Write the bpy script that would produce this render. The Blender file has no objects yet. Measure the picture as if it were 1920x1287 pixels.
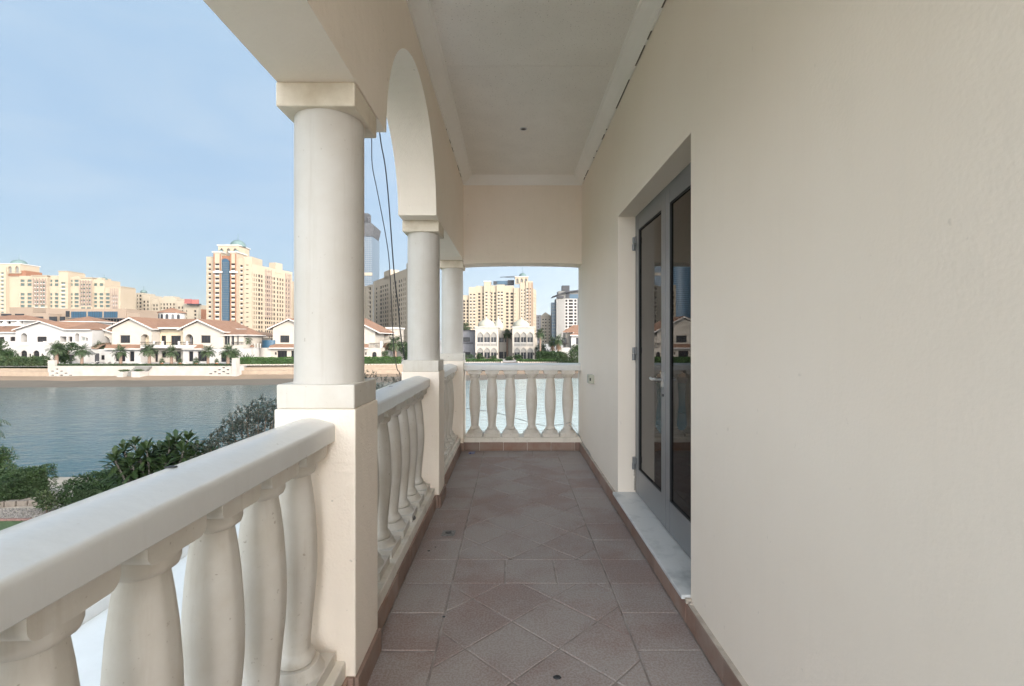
import bpy, bmesh, math, random
from mathutils import Vector, Matrix, noise
random.seed(7)
R = math.radians
sc = bpy.context.scene
col = sc.collection

# ------------------------------------------------------------------ camera
CX, CY, F, H = 958.5, 637.0, 907.0, 1.40     # vanishing point, focal length (px of a 1920 frame), eye height
cam_d = bpy.data.cameras.new('camera')
cam = bpy.data.objects.new('camera', cam_d); col.objects.link(cam)
cam.location = (0, 0, H); cam.rotation_euler = (R(90), 0, 0)
cam_d.sensor_width = 36; cam_d.lens = F / 1920 * 36
cam_d.shift_x = 1.5 / 1920; cam_d.shift_y = -6.5 / 1920
cam_d.clip_start = .05; cam_d.clip_end = 9000
sc.camera = cam

# ------------------------------------------------------------------ world, sun, exposure
SUN_EL, SUN_AZ = 21.0, 140.0
w = bpy.data.worlds.new('World'); sc.world = w; w.use_nodes = True
nt = w.node_tree; bg = nt.nodes['Background']
sky = nt.nodes.new('ShaderNodeTexSky'); sky.sky_type = 'NISHITA'; sky.sun_disc = False
sky.sun_elevation = R(SUN_EL); sky.sun_rotation = R(SUN_AZ)
sky.air_density = 1.0; sky.dust_density = 1.2; sky.ozone_density = 2.2
# thin cirrus: stretched noise lightens the sky a little
tc = nt.nodes.new('ShaderNodeTexCoord'); mp = nt.nodes.new('ShaderNodeMapping')
mp.inputs['Rotation'].default_value = (.25, .35, .2); mp.inputs['Scale'].default_value = (1.1, 1.6, 6.5)
nz = nt.nodes.new('ShaderNodeTexNoise'); nz.inputs['Scale'].default_value = 1.7; nz.inputs['Detail'].default_value = 8; nz.inputs['Roughness'].default_value = .6
nz.inputs['Distortion'].default_value = .6
cr = nt.nodes.new('ShaderNodeMapRange'); cr.inputs[1].default_value = .45; cr.inputs[2].default_value = .78; cr.inputs[3].default_value = 0; cr.inputs[4].default_value = .45
# hazy air: the clear sky is veiled by an even, slightly paler-to-the-horizon haze
sxyz = nt.nodes.new('ShaderNodeSeparateXYZ'); nt.links.new(tc.outputs['Generated'], sxyz.inputs[0])
hr = nt.nodes.new('ShaderNodeMapRange'); hr.inputs[1].default_value = 0; hr.inputs[2].default_value = 1.0; nt.links.new(sxyz.outputs[2], hr.inputs[0])
hc = nt.nodes.new('ShaderNodeMix'); hc.data_type = 'RGBA'; hc.inputs[6].default_value = (.058, .075, .098, 1); hc.inputs[7].default_value = (.13, .25, .345, 1); nt.links.new(hr.outputs[0], hc.inputs[0])
veil = nt.nodes.new('ShaderNodeMix'); veil.data_type = 'RGBA'; veil.inputs[0].default_value = .965; nt.links.new(sky.outputs[0], veil.inputs[6])
# forward scattering in the haze: the sky brightens smoothly and warms towards the sun's side, strongest low down
def wmath(op, a, b_=None):
    n_ = nt.nodes.new('ShaderNodeMath'); n_.operation = op
    for i_, q_ in ((0, a), (1, b_)):
        if q_ is None: continue
        if isinstance(q_, (int, float)): n_.inputs[i_].default_value = q_
        else: nt.links.new(q_, n_.inputs[i_])
    return n_.outputs[0]
nrm = nt.nodes.new('ShaderNodeVectorMath'); nrm.operation = 'NORMALIZE'; nt.links.new(tc.outputs['Generated'], nrm.inputs[0])
dt = nt.nodes.new('ShaderNodeVectorMath'); dt.operation = 'DOT_PRODUCT'; nt.links.new(nrm.outputs[0], dt.inputs[0])
dt.inputs[1].default_value = (math.sin(R(SUN_AZ)) * math.cos(R(SUN_EL)), math.cos(R(SUN_AZ)) * math.cos(R(SUN_EL)), math.sin(R(SUN_EL)))
hg = wmath('POWER', wmath('DIVIDE', 2.25, wmath('SUBTRACT', 1.25, dt.outputs['Value'])), 1.5)
ex = wmath('MULTIPLY', wmath('SUBTRACT', hg, 1.0), wmath('POWER', wmath('SUBTRACT', 1.0, wmath('MINIMUM', wmath('ABSOLUTE', sxyz.outputs[2]), .95)), 1.15))
glow = nt.nodes.new('ShaderNodeVectorMath'); glow.operation = 'SCALE'; glow.inputs[0].default_value = (.73, .74, .75); nt.links.new(ex, glow.inputs['Scale'])
addg = nt.nodes.new('ShaderNodeVectorMath'); addg.operation = 'ADD'; nt.links.new(hc.outputs[2], addg.inputs[0]); nt.links.new(glow.outputs[0], addg.inputs[1])
nt.links.new(addg.outputs[0], veil.inputs[7])
mx = nt.nodes.new('ShaderNodeMix'); mx.data_type = 'RGBA'; mx.inputs[7].default_value = (.335, .40, .46, 1)
nt.links.new(tc.outputs['Generated'], mp.inputs[0]); nt.links.new(mp.outputs[0], nz.inputs[0]); nt.links.new(nz.outputs[0], cr.inputs[0])
nt.links.new(cr.outputs[0], mx.inputs[0]); nt.links.new(veil.outputs[2], mx.inputs[6]); nt.links.new(mx.outputs[2], bg.inputs[0])
bg.inputs[1].default_value = .15
sd = bpy.data.lights.new('sun', 'SUN'); so = bpy.data.objects.new('sun', sd); col.objects.link(so)
sd.energy = .5; sd.angle = R(10); sd.color = (1, .84, .66)
S = Vector((math.sin(R(SUN_AZ)) * math.cos(R(SUN_EL)), math.cos(R(SUN_AZ)) * math.cos(R(SUN_EL)), math.sin(R(SUN_EL))))
so.rotation_euler = S.to_track_quat('Z', 'Y').to_euler(); so.location = (10, -10, 30)
vs = sc.view_settings; vs.view_transform = 'Standard'; vs.look = 'None'; vs.gamma = 1; vs.use_curve_mapping = False
vs.exposure = 3.65
sc.cycles.use_denoising = True
sc.cycles.max_bounces = 8; sc.cycles.diffuse_bounces = 6; sc.cycles.glossy_bounces = 4

# ------------------------------------------------------------------ helpers
def P(px, py, Y):                      # world point seen at photo pixel (px, py) at distance Y
    return Vector(((px - CX) / F * Y, Y, H - (py - CY) / F * Y))

class MB:
    def __init__(s): s.v = []; s.f = []
    def poly(s, pts):
        b = len(s.v); s.v += [tuple(p) for p in pts]; s.f.append(tuple(range(b, b + len(pts))))
    def box(s, x0, x1, y0, y1, z0, z1):
        b = len(s.v)
        s.v += [(x0, y0, z0), (x1, y0, z0), (x1, y1, z0), (x0, y1, z0), (x0, y0, z1), (x1, y0, z1), (x1, y1, z1), (x0, y1, z1)]
        s.f += [tuple(b + i for i in q) for q in ((3, 2, 1, 0), (4, 5, 6, 7), (0, 1, 5, 4), (1, 2, 6, 5), (2, 3, 7, 6), (3, 0, 4, 7))]
    def obox(s, O, U, V, W):           # corner and three edge vectors
        O, U, V, W = map(Vector, (O, U, V, W)); b = len(s.v)
        s.v += [tuple(p) for p in (O, O + U, O + U + V, O + V, O + W, O + U + W, O + U + V + W, O + V + W)]
        s.f += [tuple(b + i for i in q) for q in ((3, 2, 1, 0), (4, 5, 6, 7), (0, 1, 5, 4), (1, 2, 6, 5), (2, 3, 7, 6), (3, 0, 4, 7))]
    def prism(s, poly, vec):           # closed planar polygon swept along vec
        n = len(poly); b = len(s.v); vec = Vector(vec)
        s.v += [tuple(p) for p in poly] + [tuple(Vector(p) + vec) for p in poly]
        s.f.append(tuple(b + i for i in reversed(range(n)))); s.f.append(tuple(b + n + i for i in range(n)))
        for i in range(n):
            j = (i + 1) % n; s.f.append((b + i, b + j, b + n + j, b + n + i))
    def lathe(s, prof, c=(0, 0, 0), seg=24, a0=0, seam=False, cap=True):
        b = len(s.v); c = Vector(c)
        for r, z in prof:
            for k in range(seg):
                a = a0 + 2 * math.pi * k / seg; rr = r - (.003 if seam and k in (0, seg // 2) else 0)
                s.v.append((c.x + rr * math.cos(a), c.y + rr * math.sin(a), c.z + z))
        for i in range(len(prof) - 1):
            for k in range(seg):
                k2 = (k + 1) % seg
                s.f.append((b + i * seg + k, b + i * seg + k2, b + (i + 1) * seg + k2, b + (i + 1) * seg + k))
        if cap:
            s.f.append(tuple(b + k for k in reversed(range(seg)))); m = b + (len(prof) - 1) * seg
            s.f.append(tuple(m + k for k in range(seg)))
    def tube(s, pts, r, seg=6, taper=1.0):
        pts = [Vector(p) for p in pts]; b = len(s.v); n = len(pts)
        for i, p in enumerate(pts):
            t = (pts[min(i + 1, n - 1)] - pts[max(i - 1, 0)]).normalized()
            u = t.cross(Vector((0, 0, 1)) if abs(t.z) < .9 else Vector((1, 0, 0))).normalized(); v = t.cross(u)
            rr = r * (1 + (taper - 1) * i / max(1, n - 1))
            for k in range(seg):
                a = 2 * math.pi * k / seg; s.v.append(tuple(p + u * rr * math.cos(a) + v * rr * math.sin(a)))
        for i in range(n - 1):
            for k in range(seg):
                k2 = (k + 1) % seg
                s.f.append((b + i * seg + k, b + i * seg + k2, b + (i + 1) * seg + k2, b + (i + 1) * seg + k))
        s.f.append(tuple(b + k for k in reversed(range(seg)))); s.f.append(tuple(b + (n - 1) * seg + k for k in range(seg)))
    def mesh(s, name, mat, smooth=False, bevel=0, bseg=2, fix=True):
        me = bpy.data.meshes.new(name); me.from_pydata(s.v, [], s.f); me.materials.append(mat)
        if fix or bevel:
            bm = bmesh.new(); bm.from_mesh(me)
            if fix: bmesh.ops.recalc_face_normals(bm, faces=bm.faces)
            if bevel:
                es = [e for e in bm.edges if len(e.link_faces) == 2 and e.calc_face_angle(0) > .6]
                bmesh.ops.bevel(bm, geom=es, offset=bevel, segments=bseg, profile=.5, affect='EDGES')
            bm.to_mesh(me); bm.free()
        if smooth:
            for p in me.polygons: p.use_smooth = True
            if smooth != 'all': me.set_sharp_from_angle(angle=R(38))
        return me
    def build(s, name, mat, parent=None, **k):
        o = bpy.data.objects.new(name, s.mesh(name, mat, **k)); col.objects.link(o)
        if parent is not None: o.parent = parent
        return o

def tag(o, label, cat, group=None):
    o['label'] = label; o['category'] = cat
    if group: o['group'] = group
    return o
def thing(name, label, cat, loc=(0, 0, 0), group=None, rz=0):
    o = bpy.data.objects.new(name, None); col.objects.link(o); o.location = loc; o.rotation_euler.z = rz; o.empty_display_size = .3
    return tag(o, label, cat, group)
def structure(o, label=None):
    o['kind'] = 'structure'
    if label: o['label'] = label
    return o
def copy_tree(o, parent=None):
    c = o.copy(); col.objects.link(c)
    if parent is not None: c.parent = parent
    for ch in list(o.children): copy_tree(ch, c)
    return c

# ------------------------------------------------------------------ materials
def mat(name, c, rough=.8, c2=None, nscale=3.0, bump=0, bscale=200, spots=None, spec=.5, detail=6, metal=0, dist=.002, mixlo=.35, mixhi=.65, bands=None, rnd=0, streak=None):
    m = bpy.data.materials.new(name); m.use_nodes = True; t = m.node_tree; b = t.nodes['Principled BSDF']
    b.inputs['Roughness'].default_value = rough; b.inputs['Metallic'].default_value = metal
    b.inputs['Specular IOR Level'].default_value = spec
    tcn = t.nodes.new('ShaderNodeTexCoord'); geo = t.nodes.new('ShaderNodeNewGeometry')
    pos = geo.outputs['Position']
    out = None
    def rgb(cc):
        n = t.nodes.new('ShaderNodeRGB'); n.outputs[0].default_value = (*cc, 1); return n.outputs[0]
    out = rgb(c)
    if c2:
        n = t.nodes.new('ShaderNodeTexNoise'); n.inputs['Scale'].default_value = nscale; n.inputs['Detail'].default_value = detail; n.inputs['Roughness'].default_value = .62
        t.links.new(pos, n.inputs['Vector'])
        mr = t.nodes.new('ShaderNodeMapRange'); mr.inputs[1].default_value = mixlo; mr.inputs[2].default_value = mixhi; t.links.new(n.outputs[0], mr.inputs[0])
        x = t.nodes.new('ShaderNodeMix'); x.data_type = 'RGBA'; t.links.new(mr.outputs[0], x.inputs[0]); t.links.new(out, x.inputs[6]); x.inputs[7].default_value = (*c2, 1); out = x.outputs[2]
    if spots:                          # (colour, scale, threshold, strength)
        sc_, ss, th, st = spots
        n = t.nodes.new('ShaderNodeTexNoise'); n.inputs['Scale'].default_value = ss; n.inputs['Detail'].default_value = 2; t.links.new(pos, n.inputs['Vector'])
        mr = t.nodes.new('ShaderNodeMapRange'); mr.inputs[1].default_value = th; mr.inputs[2].default_value = th + .05; mr.inputs[4].default_value = st; t.links.new(n.outputs[0], mr.inputs[0])
        x = t.nodes.new('ShaderNodeMix'); x.data_type = 'RGBA'; t.links.new(mr.outputs[0], x.inputs[0]); t.links.new(out, x.inputs[6]); x.inputs[7].default_value = (*sc_, 1); out = x.outputs[2]
    if streak:                         # rain-washed dirt: noise drawn out along the vertical
        mpn = t.nodes.new('ShaderNodeMapping'); mpn.inputs['Scale'].default_value = (26, 26, 1.3); t.links.new(pos, mpn.inputs[0])
        n = t.nodes.new('ShaderNodeTexNoise'); n.inputs['Scale'].default_value = 1; n.inputs['Detail'].default_value = 5; n.inputs['Roughness'].default_value = .65; t.links.new(mpn.outputs[0], n.inputs['Vector'])
        mr = t.nodes.new('ShaderNodeMapRange'); mr.inputs[1].default_value = .53; mr.inputs[2].default_value = .78; mr.inputs[4].default_value = streak[1]; t.links.new(n.outputs[0], mr.inputs[0])
        x = t.nodes.new('ShaderNodeMix'); x.data_type = 'RGBA'; t.links.new(mr.outputs[0], x.inputs[0]); t.links.new(out, x.inputs[6]); x.inputs[7].default_value = (*streak[0], 1); out = x.outputs[2]
    if rnd:
        oi = t.nodes.new('ShaderNodeObjectInfo'); mr = t.nodes.new('ShaderNodeMapRange'); mr.inputs[3].default_value = 1 - rnd; mr.inputs[4].default_value = 1 + rnd
        t.links.new(oi.outputs['Random'], mr.inputs[0]); hs = t.nodes.new('ShaderNodeHueSaturation'); t.links.new(mr.outputs[0], hs.inputs['Value']); t.links.new(out, hs.inputs['Color']); out = hs.outputs[0]
    t.links.new(out, b.inputs['Base Color'])
    if bump:
        n = t.nodes.new('ShaderNodeTexNoise'); n.inputs['Scale'].default_value = bscale; n.inputs['Detail'].default_value = 4; t.links.new(pos, n.inputs['Vector'])
        bp = t.nodes.new('ShaderNodeBump'); bp.inputs['Strength'].default_value = bump; bp.inputs['Distance'].default_value = dist
        n2 = t.nodes.new('ShaderNodeTexNoise'); n2.inputs['Scale'].default_value = bscale * .085; n2.inputs['Detail'].default_value = 3; t.links.new(pos, n2.inputs['Vector'])
        ma = t.nodes.new('ShaderNodeMath'); ma.operation = 'MULTIPLY_ADD'; t.links.new(n2.outputs[0], ma.inputs[0]); ma.inputs[1].default_value = 2.6; t.links.new(n.outputs[0], ma.inputs[2])
        t.links.new(ma.outputs[0], bp.inputs['Height']); t.links.new(bp.outputs[0], b.inputs['Normal'])
    return m

M = {}
M['plaster'] = mat('plaster', (.87, .765, .655), .85, (.84, .735, .62), 1.6, .55, 120, spots=((.42, .36, .29), 34, .735, .5), dist=.004, streak=((.66, .58, .48), .10))
M['wallpaint'] = mat('wall_paint', (.885, .795, .69), .8, (.865, .77, .66), 1.2, .6, 90, spots=((.62, .55, .47), 30, .745, .4), dist=.0011, streak=((.72, .65, .56), .10))
M['ceil'] = mat('ceiling_paint', (.84, .80, .74), .85, (.79, .75, .69), 2.2, .2, 120, spots=((.30, .27, .23), 95, .655, .6), dist=.002)
M['cornice'] = mat('cornice_paint', (.90, .865, .82), .7, (.87, .83, .78), 2.5, .1, 80)
M['stone'] = mat('painted_cast_stone', (.655, .605, .54), .62, (.58, .52, .44), 5.0, .28, 70, spots=((.36, .29, .22), 60, .70, .7), dist=.003, streak=((.46, .38, .29), .42))
M['rail'] = mat('handrail_paint', (.68, .665, .64), .27, (.655, .637, .61), 6, .35, 30, spots=((.4, .35, .3), 40, .74, .6), dist=.003, streak=((.54, .50, .45), .2))
M['capital'] = mat('weathered_capital', (.72, .63, .51), .8, (.56, .46, .34), 7, .5, 60, dist=.003, mixlo=.45, mixhi=.75)
M['curb'] = mat('curb_paint', (.76, .70, .61), .75, (.55, .49, .41), 7, .4, 60, dist=.003, mixlo=.5, mixhi=.72)
M['grout'] = mat('dusty_grout', (.36, .32, .295), .95, (.19, .15, .135), 8, .4, 90)
M['skirting'] = mat('terracotta_skirting', (.25, .145, .105), .8, (.31, .235, .195), 5, .2, 90, rnd=.14, mixlo=.35, mixhi=.7)
M['dustedge'] = mat('mortar_edge', (.52, .46, .39), .95, (.38, .33, .28), 14, .6, 60)
M['gapdirt'] = mat('dirty_joint', (.16, .13, .105), .95)
M['edging'] = mat('weathered_edging_stone', (.13, .11, .092), .95, (.09, .075, .063), 5)
M['shaft'] = mat('painted_column_shaft', (.60, .56, .51), .65, (.55, .50, .44), 3.0, .22, 70, spots=((.36, .30, .24), 60, .72, .6), dist=.002, streak=((.42, .36, .29), .4))
M['ledge'] = mat('white_ledge_paint', (.86, .85, .83), .8, (.80, .79, .77), 3)
M['marble'] = mat('marble', (.66, .67, .67), .3, (.42, .44, .45), 6, 0, mixlo=.5, mixhi=.72, detail=10)
M['alu'] = mat('grey_aluminium', (.225, .228, .232), .38, None, metal=.25)
M['alu_dark'] = mat('dark_gasket', (.02, .02, .022), .6)
M['steel'] = mat('brushed_steel', (.55, .55, .55), .28, None, metal=.9)
M['black'] = mat('black_rubber', (.015, .015, .017), .55)
M['cablew'] = mat('grey_cable', (.32, .31, .29), .6)
M['lid'] = mat('metal_lid', (.25, .24, .23), .35, (.12, .11, .1), 60, metal=.7)
M['blue'] = mat('blue_wrapper', (.05, .07, .2), .4, (.4, .4, .5), 40)
M['socket'] = mat('beige_plastic', (.42, .42, .34), .45)
M['lamp'] = mat('lamp_lens', (.25, .24, .22), .3)
# floor tile: terracotta under dust
def tile_mat():
    m = bpy.data.materials.new('dusty_floor_tile'); m.use_nodes = True; t = m.node_tree; b = t.nodes['Principled BSDF']; L = t.links.new
    b.inputs['Roughness'].default_value = .82
    geo = t.nodes.new('ShaderNodeNewGeometry'); oi = t.nodes.new('ShaderNodeObjectInfo')
    def N(scale, det=5, r=.6):
        n = t.nodes.new('ShaderNodeTexNoise'); n.inputs['Scale'].default_value = scale; n.inputs['Detail'].default_value = det; n.inputs['Roughness'].default_value = r
        L(geo.outputs['Position'], n.inputs['Vector']); return n.outputs[0]
    def MR(x, a, b_, c=0, d=1):
        n = t.nodes.new('ShaderNodeMapRange'); n.inputs[1].default_value = a; n.inputs[2].default_value = b_; n.inputs[3].default_value = c; n.inputs[4].default_value = d; L(x, n.inputs[0]); return n.outputs[0]
    def MX(f, a, b_):
        n = t.nodes.new('ShaderNodeMix'); n.data_type = 'RGBA'
        L(f, n.inputs[0])
        for i, q in ((6, a), (7, b_)):
            if isinstance(q, tuple): n.inputs[i].default_value = (*q, 1)
            else: L(q, n.inputs[i])
        return n.outputs[2]
    def AD(a, b_, op='ADD'):
        n = t.nodes.new('ShaderNodeMath'); n.operation = op
        for i, q in ((0, a), (1, b_)):
            if isinstance(q, (int, float)): n.inputs[i].default_value = q
            else: L(q, n.inputs[i])
        return n.outputs[0]
    base = MX(MR(N(3), .35, .65), (.265, .18, .16), (.25, .185, .17))
    dust = AD(AD(N(2.1, 6), MR(oi.outputs['Random'], 0, 1, -.08, .08)), 0)
    dm = MR(dust, .38, .58, .38, .95)
    sp = MR(N(105, 3, .7), .45, .55)          # fine worn speckle
    dm2 = AD(dm, MR(sp, 0, 1, -.46, .14))
    cl = t.nodes.new('ShaderNodeClamp'); L(dm2, cl.inputs[0])
    c = MX(cl.outputs[0], base, (.35, .315, .295))
    c = MX(MR(N(26, 2), .72, .76, 0, .5), c, (.12, .08, .07))
    L(c, b.inputs['Base Color'])
    bp = t.nodes.new('ShaderNodeBump'); bp.inputs['Strength'].default_value = .5; bp.inputs['Distance'].default_value = .002
    L(AD(N(150, 3, .7), MR(N(9, 3), 0, 1, 0, 1.2)), bp.inputs['Height']); L(bp.outputs[0], b.inputs['Normal'])
    return m
M['tile'] = tile_mat()
def glass_mat(name, c, rough=.03, spec=.5):
    m = mat(name, c, rough, spec=spec); m.node_tree.nodes['Principled BSDF'].inputs['IOR'].default_value = 1.52; return m
M['doorglass'] = glass_mat('tinted_door_glass', (.006, .0055, .005), .012, .25)
M['winglass'] = glass_mat('window_glass', (.010, .011, .013), .15, .22)
M['blueglass'] = glass_mat('blue_curtain_glass', (.012, .036, .06), .3, .25)
M['towerwin'] = mat('tower_window_shade', (.012, .010, .010), .6, spec=.12)
M['greenglass'] = glass_mat('hotel_green_glass', (.045, .065, .062), .4, .15)
M['darkframe'] = mat('dark_window_frame', (.02, .016, .014), .6)
M['villa_white'] = mat('villa_white_render', (.265, .255, .245), .85, (.235, .228, .218), .5)
M['villa_cream'] = mat('villa_cream_render', (.255, .23, .20), .85, (.225, .205, .178), .5)
M['villa_ochre'] = mat('villa_ochre_recess', (.33, .275, .20), .85, (.30, .25, .18), .7)
M['trim'] = mat('white_trim', (.285, .272, .255), .7)
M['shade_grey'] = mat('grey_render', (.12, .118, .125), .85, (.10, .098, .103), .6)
M['tower'] = mat('tower_cream', (.228, .190, .142), .85, (.20, .165, .123), .03)
M['tower2'] = mat('tower_pale', (.222, .192, .15), .85, (.195, .168, .13), .03)
M['towerp'] = mat('tower_pink_screen', (.17, .13, .11), .85)
M['terr'] = mat('terracotta_panel', (.14, .068, .042), .8)
M['taupe'] = mat('taupe_podium', (.165, .128, .10), .85, (.14, .11, .085), .05)
M['dgrey'] = mat('dark_grey_cladding', (.04, .04, .043), .7, (.03, .03, .033), .2)
M['mgrey'] = mat('rib_grey_cladding', (.11, .107, .10), .7)
M['coldome'] = mat('pale_green_dome', (.085, .115, .112), .9, (.065, .095, .094), .3)
M['credome'] = mat('cream_dome', (.24, .235, .195), .8, (.21, .205, .17), .5)
M['arch_panel'] = mat('carved_screen_panel', (.17, .16, .148), .8, (.13, .125, .115), 9, 0)
M['crane'] = mat('raw_concrete_steel', (.055, .054, .055), .8, (.035, .035, .036), .2)
def rooftile(name, c1, c2):
    m = mat(name, c1, .85, c2, 1.3, 0, mixlo=.3, mixhi=.7, detail=9); t = m.node_tree; b = t.nodes['Principled BSDF']
    geo = t.nodes.new('ShaderNodeNewGeometry'); wv = t.nodes.new('ShaderNodeTexWave'); wv.bands_direction = 'DIAGONAL'; wv.inputs['Scale'].default_value = 1.6; wv.inputs['Distortion'].default_value = 1.0
    bp = t.nodes.new('ShaderNodeBump'); bp.inputs['Strength'].default_value = .6; bp.inputs['Distance'].default_value = .08
    t.links.new(geo.outputs['Position'], wv.inputs['Vector']); t.links.new(wv.outputs['Fac'], bp.inputs['Height']); t.links.new(bp.outputs[0], b.inputs['Normal'])
    return m
M['roof'] = rooftile('terracotta_roof', (.135, .076, .050), (.17, .105, .076))
M['roof2'] = rooftile('faded_terracotta_roof', (.16, .11, .08), (.13, .088, .065))
M['sand'] = mat('sand', (.185, .138, .10), .95, (.16, .12, .088), .35, .4, 3, dist=.05)
M['wetsand'] = mat('damp_sand', (.095, .082, .068), .75, (.083, .072, .06), .3, .3, 3, dist=.04)
M['nearsand'] = mat('pale_sand', (.27, .235, .195), .95, (.215, .19, .155), 1.2, .6, 6, dist=.04)
M['wallstone'] = mat('whitewashed_wall', (.25, .232, .21), .85, (.205, .19, .17), .8)
M['terrace'] = mat('beige_terrace_stone', (.20, .158, .12), .9, (.165, .13, .10), 1.2)
M['coping'] = mat('coping_stone', (.26, .225, .19), .85)
M['paving'] = mat('garden_paving', (.28, .265, .25), .9, (.24, .225, .21), 1.5)
M['grass'] = mat('lawn', (.04, .07, .02), .95, (.028, .052, .015), 3, .6, 40, dist=.03)
M['bark'] = mat('bark', (.12, .085, .06), .95, (.07, .052, .04), 8, .6, 20, dist=.02)
M['barkpale'] = mat('pale_bark', (.10, .085, .07), .9, (.07, .06, .05), 8)
M['deadfrond'] = mat('dead_frond', (.12, .072, .042), .9, (.08, .05, .03), 3)
M['asphalt'] = mat('street_asphalt', (.10, .095, .09), .9)
M['gravel'] = mat('gravel', (.20, .185, .17), .95, (.04, .037, .034), 14)
M['redbrick'] = mat('red_brick_edging', (.15, .085, .07), .9, (.12, .07, .06), 6)
def leafmat(name, c1, c2, rough=.5, scale=.9):
    m = mat(name, c1, rough + .15, c2, scale, mixlo=.4, mixhi=.6, spec=.22); b = m.node_tree.nodes['Principled BSDF']
    b.inputs['Subsurface Weight'].default_value = 0
    return m
M['leaf_dark'] = leafmat('dark_hedge_leaf', (.010, .023, .007), (.018, .034, .010), .5, 2)
M['leaf_plum'] = leafmat('glossy_broad_leaf', (.013, .027, .008), (.026, .040, .012), .38, 3)
M['leaf_olive'] = leafmat('grey_green_leaf', (.030, .042, .031), (.018, .027, .020), .55, 3)
M['leaf_far'] = leafmat('far_hedge_leaf', (.018, .048, .009), (.030, .060, .013), .6, .8)
M['leaf_bush'] = leafmat('far_bush_leaf', (.016, .031, .011), (.030, .042, .016), .6, .8)
M['palm'] = leafmat('palm_frond', (.017, .031, .012), (.030, .042, .019), .5, .8)
M['pot'] = mat('terracotta_pot', (.20, .08, .045), .8)
for k_ in ('villa_white', 'villa_cream', 'villa_ochre', 'trim', 'shade_grey', 'tower', 'tower2', 'towerp', 'terr', 'taupe', 'dgrey', 'mgrey', 'coldome', 'credome', 'arch_panel', 'crane', 'roof', 'roof2', 'sand', 'wetsand', 'wallstone', 'terrace', 'coping', 'paving', 'darkframe'):
    M[k_].node_tree.nodes['Principled BSDF'].inputs['Specular IOR Level'].default_value = .08
M['palm_bark'] = mat('palm_bark', (.17, .115, .088), .95, (.11, .075, .055), 6)
def water_mat():
    m = bpy.data.materials.new('lagoon_water'); m.use_nodes = True; t = m.node_tree; b = t.nodes['Principled BSDF']; L = t.links.new
    b.inputs['IOR'].default_value = 1.33; b.inputs['Roughness'].default_value = .07; b.inputs['Specular IOR Level'].default_value = .22
    geo = t.nodes.new('ShaderNodeNewGeometry')
    mp = t.nodes.new('ShaderNodeMapping'); mp.inputs['Scale'].default_value = (.55, 1.0, 1); L(geo.outputs['Position'], mp.inputs[0])
    hs = []
    for s_, d, wt in ((1.7, 3, 1.0), (6.0, 3, .32), (.16, 2, 1.5)):
        n = t.nodes.new('ShaderNodeTexNoise'); n.inputs['Scale'].default_value = s_; n.inputs['Detail'].default_value = d; L(mp.outputs[0], n.inputs['Vector'])
        q = t.nodes.new('ShaderNodeMath'); q.operation = 'MULTIPLY'; L(n.outputs[0], q.inputs[0]); q.inputs[1].default_value = wt; hs.append(q.outputs[0])
    a = hs[0]
    for h_ in hs[1:]:
        q = t.nodes.new('ShaderNodeMath'); L(a, q.inputs[0]); L(h_, q.inputs[1]); a = q.outputs[0]
    bp = t.nodes.new('ShaderNodeBump'); bp.inputs['Strength'].default_value = 1; bp.inputs['Distance'].default_value = .075; L(a, bp.inputs['Height']); L(bp.outputs[0], b.inputs['Normal'])
    n = t.nodes.new('ShaderNodeTexNoise'); n.inputs['Scale'].default_value = .06; L(geo.outputs['Position'], n.inputs['Vector'])
    # bright glare towards the right-hand part of the lagoon, painted into the water colour
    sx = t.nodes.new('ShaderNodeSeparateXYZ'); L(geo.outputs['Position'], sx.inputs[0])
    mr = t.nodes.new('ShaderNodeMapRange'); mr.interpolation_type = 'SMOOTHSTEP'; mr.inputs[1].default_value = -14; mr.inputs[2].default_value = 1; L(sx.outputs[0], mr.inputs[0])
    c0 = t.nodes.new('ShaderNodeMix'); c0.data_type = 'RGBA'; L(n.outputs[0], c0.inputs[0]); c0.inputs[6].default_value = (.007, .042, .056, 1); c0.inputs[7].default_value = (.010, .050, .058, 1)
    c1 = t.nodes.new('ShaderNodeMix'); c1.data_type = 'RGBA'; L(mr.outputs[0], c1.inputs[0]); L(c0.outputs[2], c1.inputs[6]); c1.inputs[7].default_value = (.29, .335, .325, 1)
    L(c1.outputs[2], b.inputs['Base Color'])
    return m
M['water'] = water_mat()

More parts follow.
